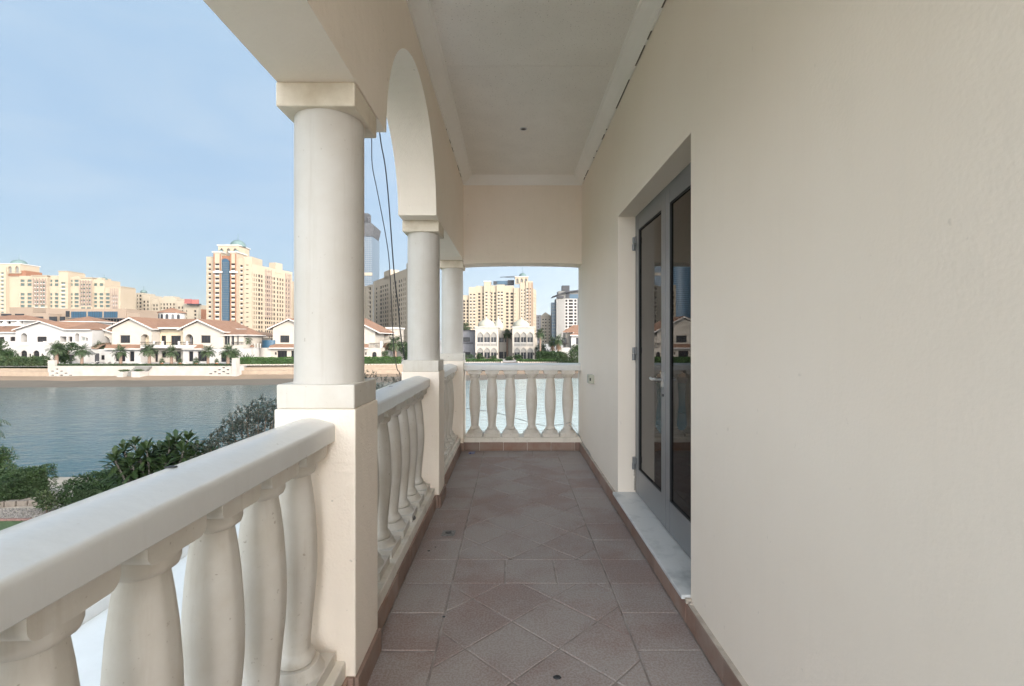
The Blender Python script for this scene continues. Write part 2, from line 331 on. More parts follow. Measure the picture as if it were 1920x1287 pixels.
# ------------------------------------------------------------------ generic wall with openings
def wall(mb, O, U, w_, h_, ops, N, depth=.25, arcseg=10, top=None):
    """wall sheet at O along unit U, up z, outward normal N; ops = (u0,u1,v0,v1,arch[,depth]); reveals go inwards."""
    O, U, N = Vector(O), Vector(U).normalized(), Vector(N).normalized(); Z = Vector((0, 0, 1))
    pt = lambda u, v, d=0: O + U * u + Z * v - N * d
    ux = sorted({0, w_} | {min(max(o[k], 0), w_) for o in ops for k in (0, 1)}); vz = sorted({0, h_} | {min(max(o[k], 0), h_) for o in ops for k in (2, 3)})
    for i in range(len(ux) - 1):
        j = 0
        while j < len(vz) - 1:
            uc = (ux[i] + ux[i + 1]) / 2
            inside = lambda jj: any(o[0] < uc < o[1] and o[2] < (vz[jj] + vz[jj + 1]) / 2 < o[3] for o in ops)
            if inside(j): j += 1; continue
            k = j
            while k + 1 < len(vz) - 1 and not inside(k + 1): k += 1
            mb.poly([pt(ux[i], vz[j]), pt(ux[i + 1], vz[j]), pt(ux[i + 1], vz[k + 1]), pt(ux[i], vz[k + 1])]); j = k + 1
    for o in ops:
        u0, u1, v0, v1, arch = o[:5]; d = o[5] if len(o) > 5 else depth
        if arch:
            r = (u1 - u0) / 2; um = (u0 + u1) / 2; rise = min(r * (1.25 if arch == 'ogee' else 1.0), v1 - v0); vs_ = v1 - rise; pts = []
            for k in range(arcseg + 1):
                a = math.pi * k / arcseg; yy = math.sin(a)
                if arch == 'ogee': yy = .78 * yy + .22 * max(0, 1 - abs(math.cos(a)) * 2.2)
                pts.append((um - r * math.cos(a), vs_ + rise * yy))
            for a, b in zip(pts, pts[1:]):
                mb.poly([pt(a[0], a[1]), pt(b[0], b[1]), pt(b[0], v1), pt(a[0], v1)])
                mb.poly([pt(*a), pt(*b), pt(*b, d), pt(*a, d)])
            ve = vs_
        else:
            ve = v1; mb.poly([pt(u0, v1), pt(u1, v1), pt(u1, v1, d), pt(u0, v1, d)])
        mb.poly([pt(u0, v0), pt(u0, ve), pt(u0, ve, d), pt(u0, v0, d)]); mb.poly([pt(u1, v0), pt(u1, ve), pt(u1, ve, d), pt(u1, v0, d)])
        mb.poly([pt(u0, v0), pt(u1, v0), pt(u1, v0, d), pt(u0, v0, d)])

def sheet(mb, O, U, N, u0, u1, v0, v1, d):
    O, U, N = Vector(O), Vector(U).normalized(), Vector(N).normalized(); Z = Vector((0, 0, 1))
    mb.poly([O + U * u + Z * v - N * d for u, v in ((u0, v0), (u1, v0), (u1, v1), (u0, v1))])

# ------------------------------------------------------------------ balcony floor and its tiles
XW, XS = .886, .861            # house wall, face of its skirting
XPF, XCF = -.600, -.637        # pier face, curb face
YE = 6.07                      # face of the end beam / corner pier
YB = -.55                      # rear end of the balcony behind the photographer
b = MB(); b.box(-.93, XW + .02, YB - .3, YE + .31, -.34, -.004)
floor_o = structure(b.build('floor', M['grout']), 'balcony floor of dusty terracotta tiles in a diamond pattern')

def clip(poly, x0, x1, y0, y1):
    def cl(p, f, g):
        o = []
        for a, b_ in zip(p, p[1:] + p[:1]):
            if f(a): o.append(a)
            if f(a) != f(b_): o.append(g(a, b_))
        return o
    def ix(c): return lambda a, b_: (c, a[1] + (b_[1] - a[1]) * (c - a[0]) / (b_[0] - a[0]))
    def iy(c): return lambda a, b_: (a[0] + (b_[0] - a[0]) * (c - a[1]) / (b_[1] - a[1]), c)
    for f, g in ((lambda p: p[0] > x0, ix(x0)), (lambda p: p[0] < x1, ix(x1)), (lambda p: p[1] > y0, iy(y0)), (lambda p: p[1] < y1, iy(y1))):
        if len(poly) < 3: return []
        poly = cl(poly, f, g)
    return poly
def inset(poly, d):
    n = len(poly); out = []
    ar = sum(poly[i][0] * poly[(i + 1) % n][1] - poly[(i + 1) % n][0] * poly[i][1] for i in range(n)) / 2
    if ar < 0: poly = poly[::-1]
    for i in range(n):
        p0, p1, p2 = Vector(poly[i - 1]), Vector(poly[i]), Vector(poly[(i + 1) % n])
        d1, d2 = (p1 - p0), (p2 - p1)
        if d1.length < 1e-5 or d2.length < 1e-5: continue
        d1.normalize(); d2.normalize(); n1 = Vector((-d1.y, d1.x)); n2 = Vector((-d2.y, d2.x)); m = n1 + n2
        if m.length < .2: continue
        m = m / m.length; out.append(tuple(p1 + m * d / max(.35, m.dot(n1))))
    return out
ntile = 0
def tile(poly):
    global ntile
    # drop near-duplicate corners, skip slivers
    q = []
    for p in poly:
        if not q or (Vector(p) - Vector(q[-1])).length > .012: q.append(p)
    if len(q) > 2 and (Vector(q[0]) - Vector(q[-1])).length < .012: q.pop()
    if len(q) < 3: return
    n = len(q); ar = abs(sum(q[i][0] * q[(i + 1) % n][1] - q[(i + 1) % n][0] * q[i][1] for i in range(n)) / 2)
    if ar < .0012: return
    lo = inset(q, .0042); hi = inset(q, .0072)
    if len(lo) != len(hi) or len(lo) < 3: return
    cx = sum(p[0] for p in lo) / len(lo); cy = sum(p[1] for p in lo) / len(lo)
    tx, ty, dz = random.gauss(0, .0028), random.gauss(0, .0028), random.gauss(0, .0007)
    b = MB(); m = len(lo); zz = lambda p: dz + tx * (p[0] - cx) + ty * (p[1] - cy)
    b.v = [(p[0] - cx, p[1] - cy, -.012) for p in lo] + [(p[0] - cx, p[1] - cy, zz(p) - .0028) for p in lo] + [(p[0] - cx, p[1] - cy, zz(p)) for p in hi]
    for a in (0, m):
        for i in range(m): j = (i + 1) % m; b.f.append((a + i, a + j, a + m + j, a + m + i))
    b.f.append(tuple(2 * m + i for i in range(m)))
    o = b.build('tile', M['tile'], floor_o); o.location = (cx, cy, 0); ntile += 1
T = .3005; XL, XR = -.339, .567; rows = [3.077 + T * k for k in range(-12, 11)]
for y0, y1 in zip(rows, rows[1:]):
    if y0 > 5.9: continue
    if y0 > 5.7: y1 = 6.092
    for x0, x1 in ((XCF + .014, XL), (XR, XS)): tile([(x0, y0), (x1, y0), (x1, y1), (x0, y1)])
    if abs(y0 - 2.776) < .02 or y0 > 5.7 or y0 < -.2:
        for k in range(3): x0 = XL + k * (XR - XL) / 3; tile([(x0, y0), (x0 + (XR - XL) / 3, y0), (x0 + (XR - XL) / 3, y1), (x0, y1)])
hd = .2125
for (ya, yb, cx0, cy0) in ((3.077, 5.781, -.005, 3.52), (rows[1], 2.776, .0035, 2.404)):
    for i in range(-16, 17):
        for j in range(-16, 17):
            x = cx0 + (i - j) * hd; y = cy0 + (i + j) * hd + hd
            if x < XL - .3 or x > XR + .3 or y < ya - .3 or y > yb + .3 or y < -.3: continue
            p = clip([(x, y - hd), (x + hd, y), (x, y + hd), (x - hd, y)], XL, XR, ya, yb)
            if p: tile(p)

# drain set into the floor
dr = thing('floor_drain', 'small square floor drain with round grate in the tiled floor', 'drain', (-.452, 3.49, .001))
b = MB(); b.box(-.047, .047, -.047, .047, 0, .004); b.build('plate', M['lid'], dr, bevel=.0015)
b = MB(); b.lathe([(.031, .004), (.031, .0065), (.026, .0068), (.024, .0045)], seg=24); b.build('rim', M['lid'], dr)
b = MB()
for k in range(-2, 3): b.box(-.021, .021, k * .009 - .002, k * .009 + .002, .0043, .0058)
b.build('grate', M['alu_dark'], dr)

# ------------------------------------------------------------------ skirting tiles (parts of what they cling to)
def skirt(parent, p0, p1, n, mb_edge=None, hh=.103, z0=.0, t=.014, first=0):
    """row of skirting tiles from p0 to p1 (ground points), n = outward normal"""
    p0, p1, n = Vector((*p0, 0)), Vector((*p1, 0)), Vector((*n, 0)); L = (p1 - p0).length; u = (p1 - p0).normalized(); s = 0; k = 0
    while s < L - .01:
        l = min(T - (first if k == 0 else 0), L - s); k += 1
        b = MB(); hj = hh + random.uniform(-.002, .002)
        b.obox(p0 + u * (s + .002) + Vector((0, 0, z0)), u * (l - .004), n * (t + random.uniform(-.001, .001)), Vector((0, 0, hj)))
        b.build('skirting_tile', M['skirting'], parent, bevel=.002, bseg=1); s += l

# ------------------------------------------------------------------ house wall with the door opening
DY0, DY1, DZ0, DZ1 = 2.385, 4.015, .138, 2.42
hw = thing('house_wall', 'long cream rendered house wall on the right around the balcony door', 'wall')
b = MB(); wall(b, (XW, 6.38, -4.0), (0, -1, 0), 6.38 + .95, 11.2, [(6.38 - DY1, 6.38 - DY0, DZ0 + 4.0 - .03, DZ1 + 4.0, False)], (-1, 0, 0), depth=.165)
b.box(XW + .165, 9.0, DY1 + .05, 6.38, -4, 7.2); b.poly([(XW, 6.38, -4), (XW, 6.38, 7.2), (XW + .2, 6.38, 7.2), (XW + .2, 6.38, -4)])
b.box(XW + .6, 9.0, -.94, DY1 + .05, -4, 7.2); b.box(2.4, 9.0, -12, -.95, -4, 7.2); b.poly([(XW, -.95, -4), (XW, -.95, 7.2), (XW + .7, -.95, 7.2), (XW + .7, -.95, -4)])
b.poly([(XW, -.95, 7.2), (9, -.95, 7.2), (9, 6.38, 7.2), (XW, 6.38, 7.2)])
b.build('wall_face', M['wallpaint'], hw, fix=False)
skirt(hw, (XW, 6.09), (XW, DY1), (-1, 0), t=.025, first=.12)
skirt(hw, (XW, DY1), (XW, DY0), (-1, 0), t=.025, hh=.112, first=.1)
skirt(hw, (XW, DY0), (XW, .3), (-1, 0), t=.025, first=.18)
b = MB(); b.box(XW - .022, XW + .002, DY1 + .005, 6.09, .103, .108); b.box(XW - .022, XW + .002, .3, DY0 - .005, .103, .108); b.build('mortar_edge', M['dustedge'], hw, bevel=.002)

# ------------------------------------------------------------------ balcony door
dr = thing('balcony_door', 'grey aluminium double door with dark tinted glass in the house wall', 'door')
XD = XW + .145
b = MB(); b.box(XW - .045, XD + .02, DY0 + .004, DY1 - .003, .116, DZ0); b.build('sill', M['marble'], dr, bevel=.004)
b = MB()
b.box(XD, XD + .05, DY0, DY0 + .03, DZ0, DZ1 - .04); b.box(XD, XD + .05, DY1 - .03, DY1, DZ0, DZ1 - .04); b.box(XD, XD + .05, DY0, DY1, DZ1 - .04, DZ1)
b.build('door_frame', M['alu'], dr, bevel=.002)
ym = 3.205
for y0, y1, st0, st1, hasl in ((ym + .003, DY1 - .032, .092, .088, True), (DY0 + .032, ym - .003, .088, .070, False)):
    lf = MB(); x0, x1 = XD - .008, XD + .04; z0, z1 = DZ0 + .008, DZ1 - .045
    lf.box(x0, x1, y0, y0 + st0, z0, z1); lf.box(x0, x1, y1 - st1, y1, z0, z1)
    lf.box(x0 + .001, x1, y0 + st0, y1 - st1, z0, z0 + .205); lf.box(x0 + .001, x1, y0 + st0, y1 - st1, z1 - .088, z1)
    leaf = lf.build('door_leaf', M['alu'], dr, bevel=.0025)
    g = MB(); g.box(x0 + .014, x0 + .020, y0 + st0, y1 - st1, z0 + .205, z1 - .088); g.build('glass_pane', M['doorglass'], leaf)
    k = MB()
    for a, c_, d_, e in ((y0 + st0, y0 + st0 + .010, z0 + .206, z1 - .089), (y1 - st1 - .010, y1 - st1, z0 + .206, z1 - .089), (y0 + st0 + .010, y1 - st1 - .010, z0 + .206, z0 + .212), (y0 + st0 + .010, y1 - st1 - .010, z1 - .099, z1 - .089)):
        k.box(x0 + .004, x0 + .0138, a, c_, d_, e)
    k.build('gasket', M['alu_dark'], leaf)
    if hasl:
        hx = x0; hy = y0 + .046; hz = 1.13
        h = MB(); h.box(hx - .012, hx - .0005, hy - .014, hy + .014, hz - .048, hz + .048)
        h.tube([(hx - .01, hy, hz), (hx - .05, hy, hz)], .0095, 12); h.tube([(hx - .048, hy - .008, hz), (hx - .052, hy + .03, hz + .002), (hx - .050, hy + .09, hz - .004), (hx - .047, hy + .135, hz - .001)], .0095, 12)
        h.build('door_handle', M['steel'], leaf, smooth=True)
        h = MB(); h.lathe([(.010, 0), (.010, .004)], seg=14); o = h.build('keyhole', M['alu_dark'], leaf); o.rotation_euler = (0, R(-90), 0); o.location = (hx - .0005, hy, hz - .105)
        for zz in (2.19, 1.285, .385):
            h = MB(); h.tube([(XD - .022, DY1 - .022, zz - .055), (XD - .022, DY1 - .022, zz - .004)], .0115, 12); h.tube([(XD - .022, DY1 - .034, zz), (XD - .022, DY1 - .034, zz + .05)], .0115, 12)
            h.box(XD - .02, XD - .0085, DY1 - .075, DY1 - .03, zz - .002, zz + .052); h.box(XD - .020, XD - .002, DY1 - .024, DY1 - .001, zz - .055, zz - .004)
            h.build('hinge', M['alu'], dr, bevel=.0015, bseg=1)
    else:
        h = MB(); h.tube([(x0 + .0, y0 + .02, 1.2), (x0 - .004, y0 + .02, 1.2)], .006, 8)
b = MB(); b.box(XW - .030, XW + .03, DY0 - .018, DY0 + .003, .104, .128); b.box(XW - .018, XW + .02, DY0 - .034, DY0 - .018, .104, .116); b.build('mortar', M['dustedge'], dr, bevel=.004)
b = MB()
for k in range(9): b.box(XD - .004 - random.uniform(.004, .012), XD - .0005, DY1 - .004, DY1 + .0, .15 + k * .02, .15 + k * .02 + .018)
b.build('sealant', M['dustedge'], dr)

# ------------------------------------------------------------------ ceiling, cornice, roof slab
ZC = 3.43
b = MB(); b.box(-.60, XW, 3.592, YE, ZC, ZC + .28); b.box(-.60, XW, YB, 3.588, ZC, ZC + .28)
ceil = structure(b.build('ceiling', M['ceil']), 'off-white plaster balcony ceiling with speckled stains')
b = MB(); b.box(-1.25, XW - .002, YB - .3, YE + .5, ZC + .29, ZC + .55); b.build('roof_slab', M['plaster'], ceil)
pro = [(0, 3.335), (.012, 3.335), (.016, 3.348), (.040, 3.36), (.072, 3.385), (.094, 3.408), (.098, 3.416), (.110, 3.419), (.117, 3.4295), (0, 3.4295)]
b = MB()
pl = [(-.60 + p, z) for p, z in pro]; pr = [(XW - p, z) for p, z in pro]; pe = [(YE - p, z) for p, z in pro]
def sweep(name, A, B):
    b = MB(); n = len(A); b.v = [tuple(p) for p in A + B]
    for i in range(n): j = (i + 1) % n; b.f.append((i, j, n + j, n + i))
    b.build(name, M['cornice'], ceil)
sweep('cornice', [(x, YB, z) for x, z in pl], [(x, YE - p, z) for (x, z), (p, _) in zip(pl, pro)])
sweep('cornice', [(x, YB, z) for x, z in pr], [(x, YE - p, z) for (x, z), (p, _) in zip(pr, pro)])
sweep('cornice', [(-.60 + p, y, z) for (p, _), (y, z) in zip(pro, pe)], [(XW - p, y, z) for (p, _), (y, z) in zip(pro, pe)])
b = MB(); random.seed(11)
for xa, xb, y, thr in ((XW - .0120, XW - .002, 2.7, .02), (-.5985, -.5940, 4.2, .25)):
    while y < 5.85:
        q = noise.noise(Vector((xa * 7, y * 2.2, 3))) + .5 * noise.noise(Vector((xa, y * 9, 1)))
        if q > thr: b.box(xa, xb, y, y + .0302, 3.3348 - min(.0022, .0005 + (q - thr) * .004), 3.3349)
        y += .03
random.seed(5)
o = b.build('joint_gap', M['gapdirt'], ceil); o['kind'] = 'stuff'
dl = thing('downlight', 'small round recessed downlight in the balcony ceiling', 'ceiling light', (.118, 4.66, ZC))
b = MB(); b.lathe([(.036, 0), (.036, -.004), (.027, -.006), (.024, -.001)], seg=24, cap=False); b.build('trim_ring', M['steel'], dl, smooth=True)
b = MB(); b.lathe([(.0245, -.0015), (.0245, -.0005)], seg=20); b.build('lens', M['alu_dark'], dl)

# ------------------------------------------------------------------ arcade beam with the arch
ab = thing('arcade_beam', 'cream arcade beam over the columns with one round arch on the left', 'beam')
XB0 = -.905; ZS, ZT = 2.396, 3.72
b = MB()
def archbeam(b, y0, y1, ya, yb, zs, r):
    n = 32; c = (ya + yb) / 2; hw_ = (yb - ya) / 2; pts = [(c - hw_ * math.cos(math.pi * k / n), zs + r * math.sin(math.pi * k / n)) for k in range(n + 1)]
    # bottom stubs and the intrados as one profile
    prof = [(y0, zs)] + pts + [(y1, zs)]
    for x in (XPF, XB0):
        for p, q in zip(prof, prof[1:]): b.poly([(x, p[0], p[1]), (x, q[0], q[1]), (x, q[0], ZT), (x, p[0], ZT)])
    for p, q in zip(prof, prof[1:]): b.poly([(XPF, *p), (XPF, *q), (XB0, *q), (XB0, *p)])
archbeam(b, 1.864, 4.345, 2.325, 3.875, ZS, .735)
bm_o = b.build('arch_panel', M['plaster'], ab, smooth=True, fix=False)
b = MB(); b.box(XB0, XPF, YB, 1.864, ZS, ZT); b.box(XB0, XPF, 4.345, YE + .31, ZS, ZT); b.build('straight_beam', M['plaster'], ab)
eb = thing('end_beam', 'plain cream wall panel above the far balcony opening', 'beam')
b = MB(); n = 16
prof = [(XPF + (XW - XPF) * k / n, 2.345 + .02 * math.sin(math.pi * k / n) ** .6) for k in range(n + 1)]
for y in (YE, YE + .31):
    for p, q in zip(prof, prof[1:]): b.poly([(p[0], y, p[1]), (q[0], y, q[1]), (q[0], y, ZT), (p[0], y, ZT)])
for p, q in zip(prof, prof[1:]): b.poly([(p[0], YE, p[1]), (q[0], YE, q[1]), (q[0], YE + .31, q[1]), (p[0], YE + .31, p[1])])
b.build('panel', M['plaster'], eb, fix=False)

# ------------------------------------------------------------------ columns
PW = .157
def column(yc, label):
    c = thing('column', label, 'column', (-.757, yc, 0), 'columns of the balcony arcade')
    b = MB(); b.box(-.157, .157, -.157, .157, -.3, 1.131); b.build('pier', M['plaster'], c, bevel=.006)
    b = MB(); b.box(-.151, .151, -.151, .151, 1.131, 1.226); b.build('base_block', M['stone'], c, bevel=.006)
    b = MB(); b.lathe([(.141, 1.226), (.1385, 1.236), (.1375, 1.3), (.1375, 2.2), (.1365, 2.302)], seg=64, a0=R(-100), seam=True); b.build('shaft', M['shaft'], c, smooth=True)
    b = MB(); b.box(-.153, .153, -.153, .153, 2.302, 2.396); b.build('capital', M['capital'], c, bevel=.006)
    return c
cols = [column(2.0205, 'nearest round white column on its square pier, large in the left half'),
        column(4.19, 'middle round column standing where the arch comes down'),
        column(6.225, 'farthest round column at the corner of the end balustrade')]
for c in cols:
    y = c.location.y
    # skirting on the corridor side and on the face towards the viewer
    b0 = len(c.children)
    for a, e, n_ in (((.157, -.172), (.157, .157), (1, 0)), ((.037 + .083 - .0, -.157), (.157, -.157), (0, -1))):
        skirt(c, a, e, n_, t=.016, first=0)

# ------------------------------------------------------------------ balustrades
def baluster_mesh():
    b = MB()
    pr = [(.050, .245), (.063, .248), (.066, .262), (.060, .276), (.052, .284), (.049, .293), (.051, .33), (.0585, .42), (.0665, .50), (.0715, .57), (.0725, .62), (.070, .70), (.064, .79), (.056, .86), (.049, .905), (.0485, .912),
          (.053, .914), (.064, .922), (.068, .934), (.068, .956)]
    b.lathe(pr, seg=32, seam=True)
    b.lathe([(.1, .205), (.088, .218), (.085, .232), (.078, .245), (.05, .2455)], seg=28)
    b.box(-.103, .103, -.103, .103, .163, .207)
    n0 = len(b.v)
    # abacus: square block whose lower corners are rounded off along the rail
    prof = [(-.087, 1.012), (-.087, .984)] + [(-.062 - .025 * math.cos(R(a)), .982 - .025 * math.sin(R(a))) for a in (10, 25, 40, 55, 70, 85)] + [(.062 + .025 * math.cos(R(a)), .982 - .025 * math.sin(R(a))) for a in (85, 70, 55, 40, 25, 10)] + [(.087, .984), (.087, 1.012)]
    b.prism([(-.078, p, z) for p, z in prof], (.156, 0, 0))
    return b.mesh('baluster', M['stone'], smooth=True)
BM = baluster_mesh()
def handrail(b, A, B, inner):     # A, B axis end points; inner = unit vector towards the corridor
    half = [(.0930, 1.008), (.0955, 1.0105), (.0958, 1.014), (.0965, 1.060), (.0964, 1.0665), (.0945, 1.0725), (.0905, 1.0765), (.0855, 1.0783), (.078, 1.0805), (.066, 1.0842), (.050, 1.0890), (.034, 1.0935), (.017, 1.0965), (0, 1.0975)]
    pr = [(-a, z) for a, z in half] + [(a, z) for a, z in reversed(half[:-1])]
    A, B, inner = Vector(A), Vector(B), Vector(inner); n = len(pr); m = 14; base = len(b.v)
    for i in range(m + 1):
        c = A.lerp(B, i / m)
        for p, z in pr:
            j = noise.noise(c * 3 + Vector((p * 9, z * 5, 0))) * .0012
            b.v.append(tuple(c + inner * (p + j) + Vector((0, 0, z + j))))
    for i in range(m):
        for k in range(n): k2 = (k + 1) % n; b.f.append((base + i * n + k, base + i * n + k2, base + (i + 1) * n + k2, base + (i + 1) * n + k))
    b.f.append(tuple(base + k for k in range(n))); b.f.append(tuple(base + m * n + k for k in range(n)))
def balustrade(label, A, B, inner, pos, sk0=None, grp='white balustrades round the balcony'):
    t = thing('balustrade', label, 'balustrade', (0, 0, 0), grp)
    A, B, inner = Vector((*A, 0)), Vector((*B, 0)), Vector((*inner, 0)); u = (B - A).normalized()
    b = MB(); handrail(b, A, B, inner); b.build('handrail', M['rail'], t, smooth=True)
    b = MB(); b.obox(A - inner * .145 + Vector((0, 0, -.02)), u * (B - A).length, inner * .283, Vector((0, 0, .183))); b.build('curb', M['curb'], t, bevel=.006)
    for s in pos:
        o = bpy.data.objects.new('baluster', BM); col.objects.link(o); o.parent = t; o.location = A + u * s
        o.rotation_euler.z = math.atan2(inner.y, inner.x) + random.choice((0, math.pi)) + random.uniform(-.03, .03)
    skirt(t, tuple((A + inner * .138)[:2]), tuple((B + inner * .138)[:2]), tuple(inner[:2]), first=.1)
    return t
XA = -.775
balustrade('nearest white balustrade, its broad rail crossing the lower left corner', (XA, -.75), (XA, 1.8635), (1, 0), [1.742 + .75 - .241 * k for k in range(10)])
balustrade('white balustrade between the nearest and the middle column', (XA, 2.1775), (XA, 4.033), (1, 0), [.127 + .2665 * k for k in range(7)])
balustrade('short white balustrade between the middle and the farthest column', (XA, 4.347), (XA, 6.068), (1, 0), [.12 + .2465 * k for k in range(7)])
e = balustrade('white balustrade of six balusters closing the far end of the balcony', (-.5995, 6.245), (XW - .001, 6.245), (0, -1), [x + .5995 for x in (-.468, -.247, -.012, .264, .505, .73)])

# ------------------------------------------------------------------ small things on the balcony
sb = thing('junction_box', 'small beige outdoor junction box on the house wall beyond the door', 'junction box', (XW, 5.22, .975))
b = MB(); b.box(-.058, -.0005, -.06, .06, -.046, .046); b.build('housing', M['socket'], sb, bevel=.005)
b = MB(); b.box(-.050, -.036, -.064, -.0605, -.016, .016); b.build('cover', M['alu_dark'], sb, bevel=.001)
def cable(name, label, pts, r, m, cat='cable', grp=None):
    b = MB(); P_ = [Vector(p) for p in pts]; sm = []
    for i in range(len(P_) - 1):
        p0, p1, p2, p3 = P_[max(i - 1, 0)], P_[i], P_[i + 1], P_[min(i + 2, len(P_) - 1)]
        for k in range(5):
            t = k / 5; sm.append(.5 * ((2 * p1) + (-p0 + p2) * t + (2 * p0 - 5 * p1 + 4 * p2 - p3) * t * t + (-p0 + 3 * p1 - 3 * p2 + p3) * t ** 3))
    sm.append(P_[-1]); b.tube(sm, r, 6); return tag(b.build(name, m, smooth=True), label, cat, grp)
cable('cable', 'thinner wavy black cable hanging outside the arch, the left of two', [(-1.30, 4.5, 3.95)] + [P(x, y, 4.5) for x, y in ((697, 262), (698, 310), (706, 352), (711.5, 380), (723, 441), (730, 494), (735, 591), (739, 657), (744.5, 692), (751, 714))] + [(-1.0, 4.5, .3), (-1.02, 4.5, -.5)], .0042, M['black'])
cable('cable', 'straighter black cable hanging outside the arch, the right of two', [(-1.27, 4.5, 3.95)] + [P(x, y, 4.5) for x, y in ((712, 250), (722, 310), (729, 380), (739, 512), (746, 570), (751, 625), (758, 668), (764, 705))] + [(-.96, 4.5, .5), (-.97, 4.5, -.5)], .0058, M['black'])
cable('cable', 'thin grey cable trailing past the far balusters down the house wall', [P(862, 764, 6.52), P(871, 765, 6.5), P(934.5, 775.4, 6.45), P(984.7, 789.6, 6.42), P(1023, 799, 6.40), P(1058.6, 795, 6.36), (.745, 6.155, .30), (.80, 6.08, .25), (.850, 5.95, .19), (.86, 5.75, .15), (.872, 5.47, .14), (.870, 5.30, .13)], .0042, M['cablew'])
cable('cable', 'pale second cable looped round the rightmost far baluster', [(.70, 6.17, .33), (.76, 6.12, .345), (.81, 6.04, .28), (.856, 5.85, .17), (.868, 5.6, .14), (.872, 5.38, .125)], .0038, M['cablew'])
o = MB(); o.lathe([(.030, 0), (.034, .004), (.034, .012), (.030, .018), (.026, .019), (.024, .016)], seg=20)
ld = o.build('metal_lid', M['lid'], smooth=True); ld.location = (-.690, 3.325, .164); tag(ld, 'small round dark metal lid lying on the balustrade curb', 'lid')
o = MB(); o.prism([(-.035, -.02, .002), (.03, -.03, .002), (.045, .012, .002), (-.01, .028, .002)], (0, 0, .016)); o.box(-.02, .05, -.012, .02, .018, .024)
wr = o.build('wrapper', M['blue'], bevel=.004); wr.location = (-.49, 5.93, 0); tag(wr, 'crumpled blue wrapper on the floor below the far balustrade', 'litter')
for (x, y, s, l) in ((-.340, 2.44, .006, 'dark pebble on the floor tile nearest the first pier'), (-.545, 3.20, .007, 'dark pebble on the floor left of the drain'), (-.51, 3.26, .005, 'tiny dark pebble beside the larger one left of the drain'), (.19, 2.00, .012, 'dark leaf scrap on the floor at the bottom of the picture')):
    o = MB(); o.lathe([(.3, 0), (1, .3), (.7, .8), (.2, 1)], seg=7); q = o.build('pebble' if s < .01 else 'leaf_scrap', M['alu_dark']); q.scale = (s * 1.5, s, s * .8); q.location = (x, y, 0.0); tag(q, l, 'debris')
o = MB(); o.prism([(-.010, -.006, 0), (.012, -.004, 0), (.014, .004, 0), (-.004, .007, 0)], (0, 0, .004)); q = o.build('leaf_scrap', M['alu_dark']); q.location = (-.805, 1.143, 1.0968); tag(q, 'tiny dark leaf scrap on the near handrail', 'debris')
o = MB(); o.prism([(-.010, -.004, 0), (.012, -.003, 0), (.014, .002, 0), (-.004, .004, 0)], (0, 0, .002)); q = o.build('leaf_scrap', M['black']); q.location = (-.775, 3.1, 1.0995); tag(q, 'tiny dark leaf scrap on the middle handrail', 'debris')

# lower roof of the ground floor outside the balustrade
b = MB(); b.box(-2.62, -.93, -1.5, 6.9, -.52, -.34)
b.box(-2.72, -2.62, -1.5, 7.0, -.56, -.26)
o = b.build('lower_roof', M['ledge'], bevel=.01); tag(o, 'white flat ledge roof below the balcony, seen between the near balusters', 'roof')
b = MB(); b.box(-.93, XW, -.9, 6.38, -4, -.345); o = b.build('ground_floor_wall', M['villa_white']); tag(o, 'white ground floor wall carrying the balcony', 'wall')

# ------------------------------------------------------------------ terrain and water
ZW = -5.6
def grid_mesh(name, m, xs, rows_, zf, label=None):
    """rows_(x) -> list of (y, z)"""
    b = MB(); R_ = [rows_(x) for x in xs]; n = len(R_[0])
    for x, r in zip(xs, R_):
        for y, z in r: b.v.append((x, y, z + (zf(x, y) if zf else 0)))
    for i in range(len(xs) - 1):
        for k in range(n - 1): b.f.append((i * n + k, (i + 1) * n + k, (i + 1) * n + k + 1, i * n + k + 1))
    return structure(b.build(name, m, smooth='all', fix=False), label)
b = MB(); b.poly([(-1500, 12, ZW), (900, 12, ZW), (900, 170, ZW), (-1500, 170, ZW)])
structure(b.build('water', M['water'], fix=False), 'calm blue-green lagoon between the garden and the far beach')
def shore(x):
    pts = [(-1500, 66), (-140, 69), (-74, 70.5), (-55, 71.8), (-33.6, 75.2), (-15, 80), (2, 85.5), (14, 88), (60, 92), (900, 96)]
    for (x0, y0), (x1, y1) in zip(pts, pts[1:]):
        if x <= x1: return y0 + (y1 - y0) * (x - x0) / (x1 - x0)
    return pts[-1][1]
xs = [-1500, -600, -300, -180, -140] + [-120 + 3 * k for k in range(61)] + [80, 110, 160, 300, 900]
wob = lambda x, y: noise.noise(Vector((x * .12, y * .2, 0))) * .12
grid_mesh('beach', M['wetsand'], xs, lambda x: [(shore(x) - 14, -7.2), (shore(x) - 3, -5.95), (shore(x), -5.58), (shore(x) + 3.0, -5.42), (shore(x) + 6.2, -5.12)], wob, 'damp grey-brown sand along the far waterline')
grid_mesh('dry_beach', M['sand'], xs, lambda x: [(shore(x) + 6.2, -5.12), (shore(x) + 8, -5.0), (shore(x) + 10, -4.82), (shore(x) + 12.5, -4.78)], wob, 'dry sand strip below the far garden walls')
ZG = -3.22
grid_mesh('far_ground', M['paving'], xs, lambda x: [(shore(x) + 12.6, ZG), (shore(x) + 60, ZG), (700, ZG), (7000, ZG)], None, 'paved ground under the villas and towers')
b = MB(); b.poly([(-7000, 700, ZG - .02), (7000, 700, ZG - .02), (7000, 7000, ZG - .02), (-7000, 7000, ZG - .02)])
structure(b.build('distant_ground', M['sand'], fix=False), 'distant flat land to the horizon')
